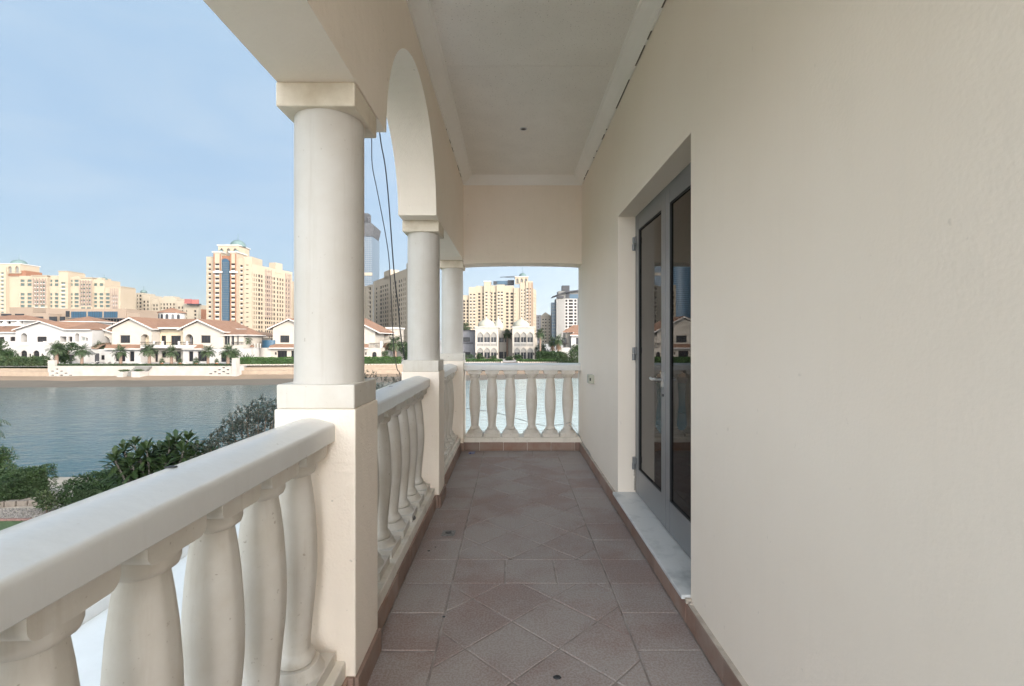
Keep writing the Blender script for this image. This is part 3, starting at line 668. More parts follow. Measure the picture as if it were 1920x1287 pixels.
# near garden
ZN = -4.0
grid_mesh('ground', M['nearsand'], [-400, -120, -60] + [-40 + 2.0 * k for k in range(46)] + [90, 300], lambda x: [(-120, ZN), (0, ZN), (15.2, ZN)] + [(16.5, ZN - .03), (18, ZN - .25), (20, ZN - .8), (22.5, ZN - 1.3), (25.6, -5.75), (34, -7.2)],
          lambda x, y: noise.noise(Vector((x * .3, y * .3, 5))) * .06 if y > 14 else 0, 'sandy ground of the near garden sloping to the water')
b = MB(); b.poly([(-60, -60, ZN + .012), (-2.8, -60, ZN + .012), (-2.8, 14.35, ZN + .012), (-60, 14.35, ZN + .012)])
structure(b.build('lawn', M['grass'], fix=False), 'green lawn at the lower left of the garden')

# ------------------------------------------------------------------ foliage helpers
def leaf(b, c, d, n, L, W):
    """pointed oval leaf from c along d, facing n"""
    d = d.normalized(); s = d.cross(n)
    if s.length < 1e-3: s = d.cross(Vector((0, 0, 1)) + Vector((.01, 0, 0)))
    s.normalize(); s *= W / 2
    i = len(b.v)
    b.v += [tuple(c), tuple(c + d * L * .45 + s), tuple(c + d * L), tuple(c + d * L * .45 - s)]
    b.f.append((i, i + 1, i + 2, i + 3))
def rv(): 
    while True:
        v = Vector((random.uniform(-1, 1), random.uniform(-1, 1), random.uniform(-1, 1)))
        if .05 < v.length < 1: return v.normalized()
def hedge(name, label, cat, m, x0, x1, y0, y1, z0, z1, n, L, group=None, core=True, rough=.12, skew=None):
    """clipped hedge: leafy shell round a twiggy core; skew(x)->dy"""
    t = thing(name, label, cat, ((x0 + x1) / 2, (y0 + y1) / 2, z0), group)
    ox, oy = (x0 + x1) / 2, (y0 + y1) / 2; b = MB(); w_, d_, h_ = x1 - x0, y1 - y0, z1 - z0
    areas = [w_ * d_, w_ * h_, w_ * h_ * .3, d_ * h_, d_ * h_]
    for _ in range(n):
        k = random.choices(range(5), areas)[0]; u, v = random.random(), random.random()
        if k == 0: p = Vector((x0 + u * w_, y0 + v * d_, z1)); nn = Vector((0, 0, 1))
        elif k == 1: p = Vector((x0 + u * w_, y0, z0 + v ** .8 * h_)); nn = Vector((0, -1, 0))
        elif k == 2: p = Vector((x0 + u * w_, y1, z0 + v * h_)); nn = Vector((0, 1, 0))
        elif k == 3: p = Vector((x0, y0 + u * d_, z0 + v * h_)); nn = Vector((-1, 0, 0))
        else: p = Vector((x1, y0 + u * d_, z0 + v * h_)); nn = Vector((1, 0, 0))
        q = noise.noise(p * 1.3) * rough * 1.6 + noise.noise(p * 4) * rough - random.random() ** 2 * rough * 1.2
        p = p + nn * q
        if skew: p.y += skew(p.x)
        d = (nn * .8 + rv()).normalized(); leaf(b, p - Vector((ox, oy, z0)), d, rv(), L * random.uniform(.6, 1.3), L * .5)
    b.build('foliage', m, t, fix=False)
    if core:
        b = MB(); e = rough * 1.1 + .04; nx = max(2, int(w_ / .6)); pts = []
        for k in range(nx + 1):
            x = x0 + e + (w_ - 2 * e) * k / nx; dy = skew(x) if skew else 0; pts.append([(x - ox, y0 + e + dy - oy, 0), (x - ox, y1 - e + dy - oy, 0), (x - ox, y1 - e + dy - oy, h_ - e), (x - ox, y0 + e + dy - oy, h_ - e)])
        i0 = len(b.v)
        for q in pts: b.v += q
        for k in range(nx):
            for j in range(4): j2 = (j + 1) % 4; b.f.append((i0 + 4 * k + j, i0 + 4 * k + j2, i0 + 4 * k + 4 + j2, i0 + 4 * k + 4 + j))
        b.f += [(0, 1, 2, 3), tuple(i0 + 4 * nx + j for j in range(4))]
        b.build('branches', M['hedgecore'], t)
    return t
M['hedgecore'] = mat('hedge_inner_twigs', (.02, .035, .012), .95)
def blob_tree(name, label, cat, m, base, blobs, n, L, trunk=.1, group=None, bark='bark'):
    """blobs: (dx,dy,dz,r) clumps, leaves through each clump, limbs to every clump"""
    t = thing(name, label, cat, base, group); b = MB(); tot = sum(r ** 2 for *_, r in blobs)
    for dx, dy, dz, r in blobs:
        c = Vector((dx, dy, dz))
        for _ in range(int(n * r * r / tot)):
            d = rv(); rr = r * (random.random() ** .45) * (1 + .35 * noise.noise(d * 2 + c)); p = c + Vector((d.x, d.y, d.z * .8)) * rr
            leaf(b, p, (d + rv() * .9 + Vector((0, 0, .2))).normalized(), rv(), L * random.uniform(.6, 1.4), L * .45)
    b.build('crown', m, t, fix=False)
    b = MB()
    for dx, dy, dz, r in blobs:
        c = Vector((dx, dy, dz)); b.tube([(0, 0, 0), (dx * .15, dy * .15, dz * .4), (dx * .6, dy * .6, dz * .75), c], trunk, 5, .3)
    b.build('trunk', M[bark], t, smooth=True, fix=False)
    return t
def palm_mesh(nf, Lf, hcrown, rt, up=.9, seed=1, leaf_w=.045, droop=1.0, skirt_=0, plume=13):
    """(crown, trunk, skirt) meshes of a palm"""
    rnd = random.Random(seed); b = MB(); c0 = Vector((0, 0, hcrown))
    for i in range(nf):
        az = 2 * math.pi * (i * .381966) + rnd.uniform(-.2, .2); el = R(80) - (i / nf) ** .9 * R(105) * up + rnd.uniform(-.1, .1); L = Lf * rnd.uniform(.85, 1.1)
        p = c0.copy(); d = Vector((math.cos(az) * math.cos(el), math.sin(az) * math.cos(el), math.sin(el))); seg = plume; st = L / seg; side = Vector((-math.sin(az), math.cos(az), 0))
        for k in range(seg):
            q = p + d * st
            if k > 1:
                ll = Lf * .30 * math.sin(math.pi * min(1, (k + .8) / (seg + .6)) ** .75) + .05
                for sg in (-1, 1):
                    upv = side.cross(d).normalized()
                    ld = (side * sg + d * .75 - Vector((0, 0, .25))).normalized()
                    leaf(b, p, ld, upv if upv.z > 0 else -upv, ll, leaf_w * Lf)
            j = len(b.v); wd = side * .012 * Lf * (1 - k / seg)
            b.v += [tuple(p + wd), tuple(p - wd), tuple(q - wd * .8), tuple(q + wd * .8)]; b.f.append((j, j + 1, j + 2, j + 3))
            p = q; d = (d - Vector((0, 0, .115 * droop * (1 + k * .08)))).normalized()
    crown = b.mesh('crown', M['palm'], fix=False)
    t = MB(); pr = []; k = 0; z = 0
    while z < hcrown:
        r = rt * (1.15 - .25 * z / hcrown); pr += [(r * 1.08, z), (r * .9, z + .09 * max(1, hcrown / 4))]; z += .12 * max(1, hcrown / 4)
    t.lathe(pr, seg=9); trunk = t.mesh('trunk', M['palm_bark'], smooth='all', fix=False)
    sk = None
    if skirt_:
        s = MB()
        for i in range(120):
            az = rnd.uniform(0, 6.283); z = hcrown - rnd.uniform(.1, skirt_ * .5); d = Vector((math.cos(az) * .5, math.sin(az) * .5, -1)); leaf(s, Vector((math.cos(az) * .15, math.sin(az) * .15, z)), d, Vector((math.cos(az), math.sin(az), .2)), rnd.uniform(.5, 1) * skirt_ * .6, .16)
        sk = s.mesh('dead_fronds', M['deadfrond'], fix=False)
    return crown, trunk, sk
def palm(meshes, label, base, s=1, rz=0, group=None, name='palm_tree'):
    t = thing(name, label, 'palm tree', base, group, rz); t.scale = (s, s, s)
    for m_, n_ in zip(meshes, ('crown', 'trunk', 'dead_fronds')):
        if m_: o = bpy.data.objects.new(n_, m_); col.objects.link(o); o.parent = t
    return t

# ------------------------------------------------------------------ near garden
hedge('hedge', 'dark clipped hedge at the left edge of the near garden', 'hedge', M['leaf_dark'], -21.0, -16.55, 15.4, 17.6, ZN - .1, ZN + .82, 22000, .075, 'dark hedges of the near garden', rough=.11)
hedge('hedge', 'dark clipped hedge beyond the near rail, left of the broad-leaved shrub', 'hedge', M['leaf_dark'], -14.15, -11.2, 15.2, 19.2, ZN - .3, ZN + .84, 26000, .08, 'dark hedges of the near garden', rough=.15)
# broad-leaved frangipani: leaf rosettes on forking pale limbs
def frangipani(label, base, spots_):
    t = thing('frangipani', label, 'shrub', base); b = MB(); k = MB()
    for dx, dy, dz in spots_:
        c = Vector((dx, dy, dz)); k.tube([(dx * .1, dy * .1, 0), (dx * .3, dy * .3, dz * .45), (dx * .75, dy * .8, dz * .72), c], .035, 6, .6)
        for i in range(24):
            az = i * 2.4 + random.uniform(-.2, .2); el = R(62 - i * 3.9 + random.uniform(-8, 8)); d = Vector((math.cos(az) * math.cos(el), math.sin(az) * math.cos(el), math.sin(el)))
            L = random.uniform(.30, .44); up = Vector((-math.cos(az) * math.sin(el), -math.sin(az) * math.sin(el), math.cos(el))); s = d.cross(up).normalized(); W = L * .16
            p = c + d * .03 - Vector((0, 0, i * .009)); i0 = len(b.v)
            pts = [p, p + d * L * .3 + s * W * .6 + up * .012, p + d * L * .7 + s * W + up * .015 - Vector((0, 0, .012)), p + d * L - Vector((0, 0, .045)), p + d * L * .7 - s * W + up * .015 - Vector((0, 0, .012)), p + d * L * .3 - s * W * .6 + up * .012, p + d * L * .35, p + d * L * .7 - Vector((0, 0, .012))]
            b.v += [tuple(q) for q in pts]
            b.f += [(i0, i0 + 1, i0 + 6), (i0, i0 + 6, i0 + 5), (i0 + 1, i0 + 2, i0 + 7, i0 + 6), (i0 + 6, i0 + 7, i0 + 4, i0 + 5), (i0 + 2, i0 + 3, i0 + 7), (i0 + 7, i0 + 3, i0 + 4)]
    b.build('foliage', M['leaf_plum'], t, fix=False); k.build('limbs', M['barkpale'], t, smooth=True, fix=False)
YF = 13.4
bx = P(300, 1000, YF).x
sp = []
for px, py, dy in ((232, 845, 0), (215, 862, -.3), (252, 835, .2), (262, 858, -.2), (240, 872, .2), (282, 862, .1), (300, 848, .3), (318, 838, 0), (330, 828, .2), (352, 826, .1), (344, 846, -.3), (362, 848, .3), (372, 842, .1), (310, 868, -.3), (336, 866, .1), (385, 856, .2), (398, 852, 0), (355, 872, -.3), (290, 882, -.1), (262, 888, .2), (325, 884, .3), (238, 892, 0), (345, 890, .1), (376, 868, 0), (222, 880, .2), (248, 872, -.4), (275, 845, -.2), (312, 852, .4), (292, 858, .5), (326, 842, .5), (368, 858, -.2), (392, 866, .1), (228, 900, .4), (256, 902, -.2), (310, 888, -.4), (300, 900, .2), (270, 905, -.1)):
    q = P(px, py, YF + dy); sp.append((q.x - bx, dy, q.z - ZN))
frangipani('broad-leaved glossy shrub with rosettes of leaves in front of the water', (bx, YF, ZN), sp)
def sprig_tree(label, base, spots_, n, L, name='olive_tree', spray=.45, r0=.03):
    """open grey-green tree made of thin sprays"""
    t = thing(name, label, 'tree', base); b = MB(); k = MB()
    for dx, dy, dz, r in spots_:
        c = Vector((dx, dy, dz)); k.tube([(0, 0, 0), (dx * .2, dy * .2, dz * .5), (dx * .7, dy * .7, dz * .8), c], r0, 5, .25)
        for _ in range(int(n * r)):
            d = (rv() + Vector((0, 0, .45))).normalized(); p = c + rv() * r * .55; Ls = spray * random.uniform(.5, 1.1) * r; e = p + d * Ls
            k.tube([p, e], .0035, 3)
            m_ = 11
            for i in range(m_):
                q = p.lerp(e, i / (m_ - 1)); leaf(b, q, (d * .9 + rv() * .8).normalized(), rv(), L * random.uniform(.7, 1.2), L * .3)
    b.build('crown', M['leaf_olive'], t, fix=False); k.build('trunk', M['bark'], t, fix=False)
    return t
YO = 11.5; bx = P(480, 900, YO).x; sp = []
for px, py, r in ((500, 772, .35), (485, 762, .3), (478, 778, .4), (508, 788, .5), (462, 782, .38), (450, 790, .4), (435, 800, .4), (470, 800, .5), (440, 815, .45), (492, 805, .5), (515, 770, .4), (455, 822, .5), (515, 815, .6), (425, 818, .35), (405, 826, .3), (392, 838, .3), (410, 840, .4), (430, 838, .4), (480, 828, .5), (535, 790, .6), (540, 830, .6), (378, 850, .3)):
    q = P(px, py, YO + random.uniform(-.4, .4)); sp.append((q.x - bx, q.y - YO, q.z - ZN, r))
sprig_tree('grey-green olive-like tree rising behind the near pier', (bx, YO, ZN), sp, 75, .062)
YT = 12.5; bx = P(695, 760, YT).x
sp = [(P(x, y, YT).x - bx, 0, P(x, y, YT).z - ZN, r) for x, y, r in ((693, 706, .20), (700, 712, .22), (688, 716, .2), (735, 724, .3), (722, 727, .3), (748, 722, .25), (712, 730, .3))]
sprig_tree('bare-tipped twiggy shrub seen between the first two columns', (bx, YT, ZN), sp, 34, .06, spray=.8, r0=.02)
YL = 17.5
pm = palm_mesh(26, 1.9, 2.6, .16, seed=4)
palm(pm, 'pinnate palm cut by the left edge of the picture', (P(-75, 900, YL).x, YL, ZN), .85)
blob_tree('garden_shrub', 'dark leafy shrub at the left edge beside the clipped hedge', 'shrub', M['leaf_dark'], (P(-75, 940, 16.9).x, 17.9, ZN), [(0, 0, .9, .6), (.3, 0, 1.1, .4), (.1, -.2, .6, .6)], 3500, .09, .04)
blob_tree('flowering_shrub', 'loose little shrub at the near end of the right-hand dark hedge', 'shrub', M['leaf_bush'], (-14.5, 15.1, ZN), [(0, 0, .35, .3), (.25, 0, .4, .3), (-.12, 0, .5, .2)], 700, .10, .02)
blob_tree('low_shrub', 'bright low plant under the broad-leaved shrub', 'shrub', M['leaf_bush'], (P(290, 950, 12.2).x, 12.2, ZN), [(-.9, 0, .4, .4), (0, 0, .8, .5), (.7, 0, 1.1, .5)], 3000, .10, .02)
g = MB(); cnt = 0
for _ in range(3500):
    x = random.uniform(-16.4, -10.5); y = random.uniform(14.55, 15.45); s = random.uniform(.012, .032)
    b0 = len(g.v); a = random.uniform(0, 6.28)
    g.v += [(x + s * math.cos(a + k * 1.256), y + s * math.sin(a + k * 1.256), ZN - .0) for k in range(5)] + [(x, y, ZN + s * .8 + .01)]
    g.f += [(b0 + k, b0 + (k + 1) % 5, b0 + 5) for k in range(5)]
o = g.build('pebbles', M['gravel'], fix=False); o['kind'] = 'stuff'; o['label'] = 'bed of dark and white pebbles beside the hedge'
b = MB(); b.box(-18, -9.8, 15.75, 16.05, ZN - .1, ZN + .05); o = b.build('paving_slab', M['paving'], bevel=.01); tag(o, 'pale grey paving strip behind the pebble bed', 'paving')
ed = thing('brick_edging', 'row of red brick edging between lawn and pebbles', 'edging', (-13, 14.45, ZN))
bk = MB(); bk.box(-.1, .1, -.055, .055, 0, .05); bkm = bk.mesh('brick', M['redbrick'], bevel=.006, bseg=1)
for k in range(28):
    o = bpy.data.objects.new('brick', bkm); col.objects.link(o); o.parent = ed; o.location = (-3.6 + k * .212, random.uniform(-.006, .006), random.uniform(-.005, .005))
sw = thing('stone_edging', 'low curved stone edging in front of the left hedge', 'edging', (0, 0, ZN))
for k in range(22):
    x = -17.2 + k * .33; y = 15.55 + .35 * math.sin(k * .22) - .25
    b = MB(); b.box(-.15, .15, -.09, .09, -.05, .17); o = b.build('stone', M['edging'], sw, bevel=.012, bseg=1); o.location = (x, y + .2, 0); o.rotation_euler.z = .08 * math.cos(k * .22)

# ------------------------------------------------------------------ villa toolkit (positions measured at distance Y)
def vwin(root, Y, x0, x1, y0, y1, n=2, arch=False, d=.25, bars=0, glass='winglass', name='window', frame='darkframe', sill=True):
    a, c = P(x0, y1, Y), P(x1, y0, Y); X0, X1, Z0, Z1 = a.x, c.x, a.z, c.z; f = MB(); yy = Y + d; t = .10; th = .06
    hz = Z1
    if arch:
        r = (X1 - X0) / 2; hz = Z1 - r; pts = [((X0 + X1) / 2 - r * math.cos(math.pi * k / 10), hz + r * math.sin(math.pi * k / 10)) for k in range(11)]
        for p, q in zip(pts, pts[1:]):
            cx = (X0 + X1) / 2; s = 1 - t / r; pi = (cx + (p[0] - cx) * s, hz + (p[1] - hz) * s); qi = (cx + (q[0] - cx) * s, hz + (q[1] - hz) * s)
            f.prism([(p[0], yy - th, p[1]), (q[0], yy - th, q[1]), (qi[0], yy - th, qi[1]), (pi[0], yy - th, pi[1])], (0, th, 0))
    else: f.box(X0 + t, X1 - t, yy - th, yy, Z1 - t, Z1)
    f.box(X0, X0 + t, yy - th, yy, Z0, hz); f.box(X1 - t, X1, yy - th, yy, Z0, hz); f.box(X0 + t, X1 - t, yy - th, yy, Z0, Z0 + t)
    for k in range(1, n): x = X0 + (X1 - X0) * k / n; f.box(x - .05, x + .05, yy - th + .005, yy, Z0 + t, hz if arch else Z1 - t)
    if arch: f.box(X0 + t, X1 - t, yy - th + .01, yy, hz - .05, hz + .05)
    for k in range(bars): z = Z0 + (Z1 - Z0) * (k + 1) / (bars + 1); f.box(X0 + t, X1 - t, yy - th + .012, yy - .002, z - .03, z + .03)
    o = f.build(name, M[frame], root)
    g = MB()
    if arch: g.poly([(X0, yy - .02, Z0), (X1, yy - .02, Z0), (X1, yy - .02, hz)] + [(p[0], yy - .02, p[1]) for p in reversed(pts[1:-1])] + [(X0, yy - .02, hz)])
    else: g.poly([(X0, yy - .02, Z0), (X1, yy - .02, Z0), (X1, yy - .02, Z1), (X0, yy - .02, Z1)])
    g.build('pane', M[glass], o, fix=False)
def vwall(root, Y, x0, x1, yb, yt, ops, m, thick=7.0, name='wall', depth=.25, zb=None, gable=None, right=True, left=True):
    """front wall at Y from pixel x0..x1, yb..yt; ops in pixels (x0,x1,ytop,ybot,arch[,depth]); gable=(px_peak,py_peak)"""
    A, B = P(x0, yb, Y), P(x1, yt, Y); z0 = A.z if zb is None else zb; b = MB()
    oo = []
    for o in ops:
        p, q = P(o[0], o[3], Y), P(o[1], o[2], Y); oo.append((p.x - A.x, q.x - A.x, p.z - z0, q.z - z0, o[4]) + tuple(o[5:6]))
    wall(b, (A.x, Y, z0), (1, 0, 0), B.x - A.x, B.z - z0, oo, (0, -1, 0), depth)
    if left: b.poly([(A.x, Y, z0), (A.x, Y + thick, z0), (A.x, Y + thick, B.z), (A.x, Y, B.z)])
    if right: b.poly([(B.x, Y, z0), (B.x, Y + thick, z0), (B.x, Y + thick, B.z), (B.x, Y, B.z)])
    b.poly([(A.x, Y + thick, z0), (B.x, Y + thick, z0), (B.x, Y + thick, B.z), (A.x, Y + thick, B.z)])
    if gable:
        pts = [(A.x, Y, B.z), (B.x, Y, B.z)] + [(P(px, py, Y).x, Y, P(px, py, Y).z) for px, py in gable]
        b.poly(pts)
    else: b.poly([(A.x, Y, B.z), (B.x, Y, B.z), (B.x, Y + thick, B.z), (A.x, Y + thick, B.z)])
    return b.build(name, m, root, fix=False)
def slab_poly(b, pts, t=.16): b.prism([tuple(p) for p in pts], (0, 0, -t))
def gable_roof(root, Y, l, pk, r, D, ov=.7, m='roof', fascia=True):
    """l, pk, r = pixel points of left eave, peak, right eave on the front plane; runs back D"""
    yf = Y - ov; L, K, Rr = [P(x, y, Y) for x, y in (l, pk, r)]; b = MB()
    for e in (L, Rr):
        d = Vector((0, D + ov, 0)); e2 = e + (e - K).normalized() * .45
        b.obox((K.x, yf, K.z + .05), d, (e2.x - K.x, 0, e2.z - K.z), (0, 0, .16))
    ro = b.build('roof', M[m], root)
    if fascia:
        b = MB()
        for e in (L, Rr):
            e2 = e + (e - K).normalized() * .45; b.obox((K.x, yf - .06, K.z - .16), (0, .1, 0), (e2.x - K.x, 0, e2.z - K.z), (0, 0, .26))
            b.obox((e2.x - .06, yf, e2.z - .16), (.12, 0, 0), (0, D + ov, 0), (0, 0, .2))
        b.build('fascia', M['trim'], ro)
    return ro
def hip_roof(root, x0, x1, y0, y1, z0, h, ridge=0, m='roof', ov=.6, name='roof'):
    """world-coordinate hip roof; ridge = half length of the ridge along x"""
    x0 -= ov; x1 += ov; y0 -= ov; y1 += ov; cx, cy = (x0 + x1) / 2, (y0 + y1) / 2; b = MB(); A, B = (cx - ridge, cy, z0 + h), (cx + ridge, cy, z0 + h)
    c = [(x0, y0, z0), (x1, y0, z0), (x1, y1, z0), (x0, y1, z0)]
    if ridge > 0: b.poly([c[0], c[1], B, A]); b.poly([c[2], c[3], A, B]); b.poly([c[1], c[2], B]); b.poly([c[3], c[0], A])
    else:
        for i in range(4): b.poly([c[i], c[(i + 1) % 4], A])
    r = b.build(name, M[m], root)
    f = MB(); f.box(x0 + .02, x1 - .02, y0 + .02, y1 - .02, z0 - .22, z0 - .005); f.build('fascia', M['trim'], r); return r
def balustrade_far(root, Y, x0, x1, yt, yb, step=.42, m='trim', name='balcony_rail', thin=False):
    a, c = P(x0, yb, Y), P(x1, yt, Y); b = MB(); b.box(a.x, c.x, Y - .09, Y + .09, c.z - .1, c.z)
    if not thin: b.box(a.x, c.x, Y - .09, Y + .09, a.z, a.z + .12)
    x = a.x + step / 2; w_ = .02 if thin else .09
    while x < c.x: b.box(x - w_, x + w_, Y - w_ * .6, Y + w_ * .6, a.z + (.12 if not thin else 0), c.z - .1); x += step
    b.build(name, M[m], root)
def slab(root, name, m, x0, x1, yt, yb, Y0, Y1, bevel=0):
    a, c = P(x0, yb, Y0), P(x1, yt, Y0); b = MB(); b.box(a.x, c.x, Y0, Y1, a.z, c.z); return b.build(name, M[m] if isinstance(m, str) else m, root, bevel=bevel)

# ---- villa A: white, left -------------------------------------------------
YA = 97.0
va = thing('villa', 'white two-storey villa with terracotta roof and balcony at the far left', 'villa', (P(100, 680, YA).x, YA, ZG), 'villas on the far shore')
up = [(38.6, 50.8, 625, 641.5, True, 1.6), (69, 87.4, 631.5, 641.5, False), (112, 124.5, 631.3, 648, False, 1.6), (128, 135.5, 631.5, 641, False, .5), (140.8, 148.2, 625.5, 641, True, 1.2), (152, 159.5, 631.5, 640, False), (161.2, 164.2, 633.5, 639.5, False)]
vwall(va, YA, 29.5, 172.5, 652, 619.3, up, M['villa_white'], gable=[(127, 619.3), (80, 603.7)], zb=P(0, 652, YA).z)
slab(va, 'recess', 'villa_ochre', 112, 124.5, 631, 648, YA + 1.55, YA + 1.65); slab(va, 'recess', 'villa_white', 38.6, 50.8, 624, 642, YA + 1.58, YA + 1.68); slab(va, 'recess', 'villa_cream', 140.8, 148.2, 624, 642, YA + 1.18, YA + 1.25)
vwin(va, YA, 46, 54, 631.5, 641, 1, d=.02 + 1.5); vwin(va, YA, 69, 87.4, 631.5, 641.5, 4, bars=1); vwin(va, YA, 128, 135.5, 631.5, 641, 1, d=.45); vwin(va, YA, 152, 159.5, 631.5, 640, 2, glass='greenglass', frame='trim'); vwin(va, YA, 161.2, 164.2, 633.5, 639.5, 1)
yt_ = YA - 1.8
lo = [(31.2, 35, 663, 676.5, True), (39, 50.8, 657.3, 676.5, True), (54.3, 58.2, 663, 676.5, True), (62.2, 73.8, 657.3, 676.5, True), (77.4, 81.2, 663, 676.5, True)]
vwall(va, yt_, 29, 130, 678, 648, lo, M['villa_white'], thick=3, name='ground_floor', zb=ZG)
for o in lo: vwin(va, yt_, o[0], o[1], o[2], o[3], 2 if o[1] - o[0] > 8 else 1, arch=True, d=.22)
balustrade_far(va, yt_, 30, 80, 641.8, 648); balustrade_far(va, yt_, 84, 130, 641.8, 648, .42); slab(va, 'rail_post', 'trim', 80.5, 84.5, 640.2, 648, yt_ - .15, yt_ + .15)
vwall(va, YA, 130, 172.5, 678, 652, [(136, 142, 664, 675, False)], M['villa_white'], name='ground_floor', zb=ZG)
vwin(va, YA, 136, 142, 664, 675, 1)
K = lambda x, y, Y=YA: P(x, y, Y)
b = MB(); yb_ = YA + 11
e0, pk, e1, e2 = K(28, 619.6), K(80, 603.2), K(127, 618.6), K(174.5, 618.6)
f_ = lambda p, y: Vector((p.x, y, p.z))
ridge_r = Vector((K(130, 0).x, YA + 6, pk.z - .1))
b.prism([f_(e0, YA - .6), f_(pk, YA - .6), f_(pk, yb_), f_(e0, yb_)], (0, 0, .16))
b.prism([f_(pk, YA - .6), f_(e1, YA - .6), f_(e2, YA - .6), ridge_r, Vector((pk.x, YA + 6, pk.z))], (0, 0, .16))
b.prism([f_(e2, YA - .6), Vector((e2.x, yb_, e2.z)), ridge_r], (0, 0, .16)); rr = b.build('roof', M['roof'], va)
b = MB(); b.obox(f_(e0, YA - .7) - Vector((0, 0, .1)), (0, .1, 0), f_(pk, 0) - f_(e0, 0), (0, 0, .2)); b.obox(f_(pk, YA - .7) - Vector((0, 0, .1)), (0, .1, 0), f_(e1, 0) - f_(pk, 0), (0, 0, .2)); b.obox(f_(e1, YA - .7) - Vector((0, 0, .1)), (0, .1, 0), f_(e2, 0) - f_(e1, 0), (0, 0, .2)); b.build('fascia', M['trim'], rr)
# left wing and its lantern
vwall(va, YA + 1.2, -60, 29.4, 678, 623, [(-2, 8, 632, 640, False), (18.8, 31.5 - 3, 632, 640, False), (-40, -20, 632, 641, False), (0, 12, 657, 676, True), (-30, -12, 657, 676, True)], M['villa_white'], name='left_wing', zb=ZG)
vwin(va, YA + 1.2, -2, 8, 632, 640, 3); vwin(va, YA + 1.2, 18.8, 28.5, 632, 640, 3); vwin(va, YA + 1.2, -40, -20, 632, 641, 3); vwin(va, YA + 1.2, 0, 12, 657, 676, 2, arch=True); vwin(va, YA + 1.2, -30, -12, 657, 676, 2, arch=True)
hip_roof(va, K(-60, 0).x, K(28, 0).x, YA + 1.2, YA + 9, K(0, 622.5).z, 1.3, ridge=4)
vwall(va, YA + 6, -30, 44, 622, 600.5, [(1, 5.5, 602, 607.5, True), (14.5, 20, 602, 607.5, True), (29, 34, 602, 607.5, True), (40, 42.5, 602, 607.5, True)], M['villa_white'], thick=6, name='lantern')
for q in ((1, 5.5), (14.5, 20), (29, 34), (40, 42.5)): vwin(va, YA + 6, *q, 602, 607.5, 1, arch=True)
hip_roof(va, P(-30, 0, YA + 6).x, P(44, 0, YA + 6).x, YA + 6, YA + 12, P(0, 600.3, YA + 6).z, 1.15, ridge=2)
for xx in (8, 32.5):
    b = MB(); b.lathe([(.05, -.12), (.5, 0), (.52, .02), (.4, -.02)], seg=16, cap=False); o = b.build('satellite_dish', M['trim'], va); o.matrix_parent_inverse.identity(); q = P(xx, 607, YA + 3); o.location = q - Vector(va.location); o.rotation_euler = (R(70), 0, 0)
vwall(va, YA + 7, 121, 173.5, 622, 602.5, [], M['villa_white'], thick=5, name='stair_tower')
hip_roof(va, P(121, 0, YA + 7).x, P(173.5, 0, YA + 7).x, YA + 7, YA + 12, P(0, 602.5, YA + 7).z, 1.15)

# the Empties sit at the villa's base while the parts are given in world coordinates: undo the offset
def rebase(root, done=set()):
    off = Vector(root.location)
    for ch in root.children:
        if ch.type == 'MESH' and ch.name not in done and ch.location.length < 1e-6: ch.location = -off
rebase(va)

# ---- villa B: cream double-gabled, centre ---------------------------------
YV = 95.0
vb = thing('villa', 'cream double-gabled villa behind the long white garden wall', 'villa', (P(320, 680, YV).x, YV, ZG), 'villas on the far shore')
zm = P(0, 653, YV).z
vwall(vb, YV, 210.2, 283.9, 653, 615.4, [(225, 243.8, 629, 643.4, False), (263.4, 279.5, 627, 647.5, True, 1.4)], M['villa_cream'], gable=[(247, 597.5)], zb=zm)
vwall(vb, YV, 343, 418.8, 653, 620.5, [(347.3, 361.9, 627, 647.5, True, 1.4), (376.8, 394.7, 629.2, 643.4, False)], M['villa_cream'], gable=[(418, 619.6), (374.5, 601.8), (343, 615.9)], zb=zm)
vwall(vb, YV + 2.4, 283.9, 343, 653, 612, [(284.6, 295, 628, 648, True), (302.2, 311.2, 629.7, 648, False), (320.3, 339, 629.7, 648, False)], M['villa_ochre'], thick=5, name='recessed_wall', zb=zm)
vwin(vb, YV, 225, 243.8, 629, 643.4, 3); vwin(vb, YV, 376.8, 394.7, 629.2, 643.4, 3); vwin(vb, YV + 2.4, 284.6, 295, 628, 648, 2, arch=True); vwin(vb, YV + 2.4, 302.2, 311.2, 629.7, 648, 2, name='balcony_door'); vwin(vb, YV + 2.4, 320.3, 339, 629.7, 648, 3, bars=0)
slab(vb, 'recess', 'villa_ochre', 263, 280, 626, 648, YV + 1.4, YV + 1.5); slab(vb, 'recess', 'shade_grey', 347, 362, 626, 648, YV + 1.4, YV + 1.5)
vwin(vb, YV, 352, 360, 630, 647.5, 1, d=1.38, name='balcony_door')
slab(vb, 'balcony_slab', 'trim', 263, 362, 647.6, 653, YV - 1.6, YV + 2.4)
balustrade_far(vb, YV - 1.5, 263.5, 361.5, 641.5, 647.8, .3, m='darkframe', thin=True)
for x in (288.3, 304.3, 335, 350.4): slab(vb, 'rail_post', 'trim', x - 1.6, x + 1.6, 640, 647.6, YV - 1.65, YV - 1.35)
gable_roof(vb, YV, (208, 615.2), (247, 596.3), (286, 615.2), 12)
gable_roof(vb, YV, (340.5, 616.6), (374.5, 600.3), (419.5, 620.8), 12)
b = MB(); e0, e1 = K(286, 614.6, YV + 1.0), K(341.5, 614.6, YV + 1.0); r0, r1 = K(256, 599.4, YV + 7), K(372, 599.8, YV + 7)
b.prism([e0, e1, r1, r0], (0, 0, .16)); b.prism([e0 + Vector((0, 12, 0)), e1 + Vector((0, 12, 0)), r1, r0], (0, 0, .16)); rr = b.build('roof', M['roof'], vb)
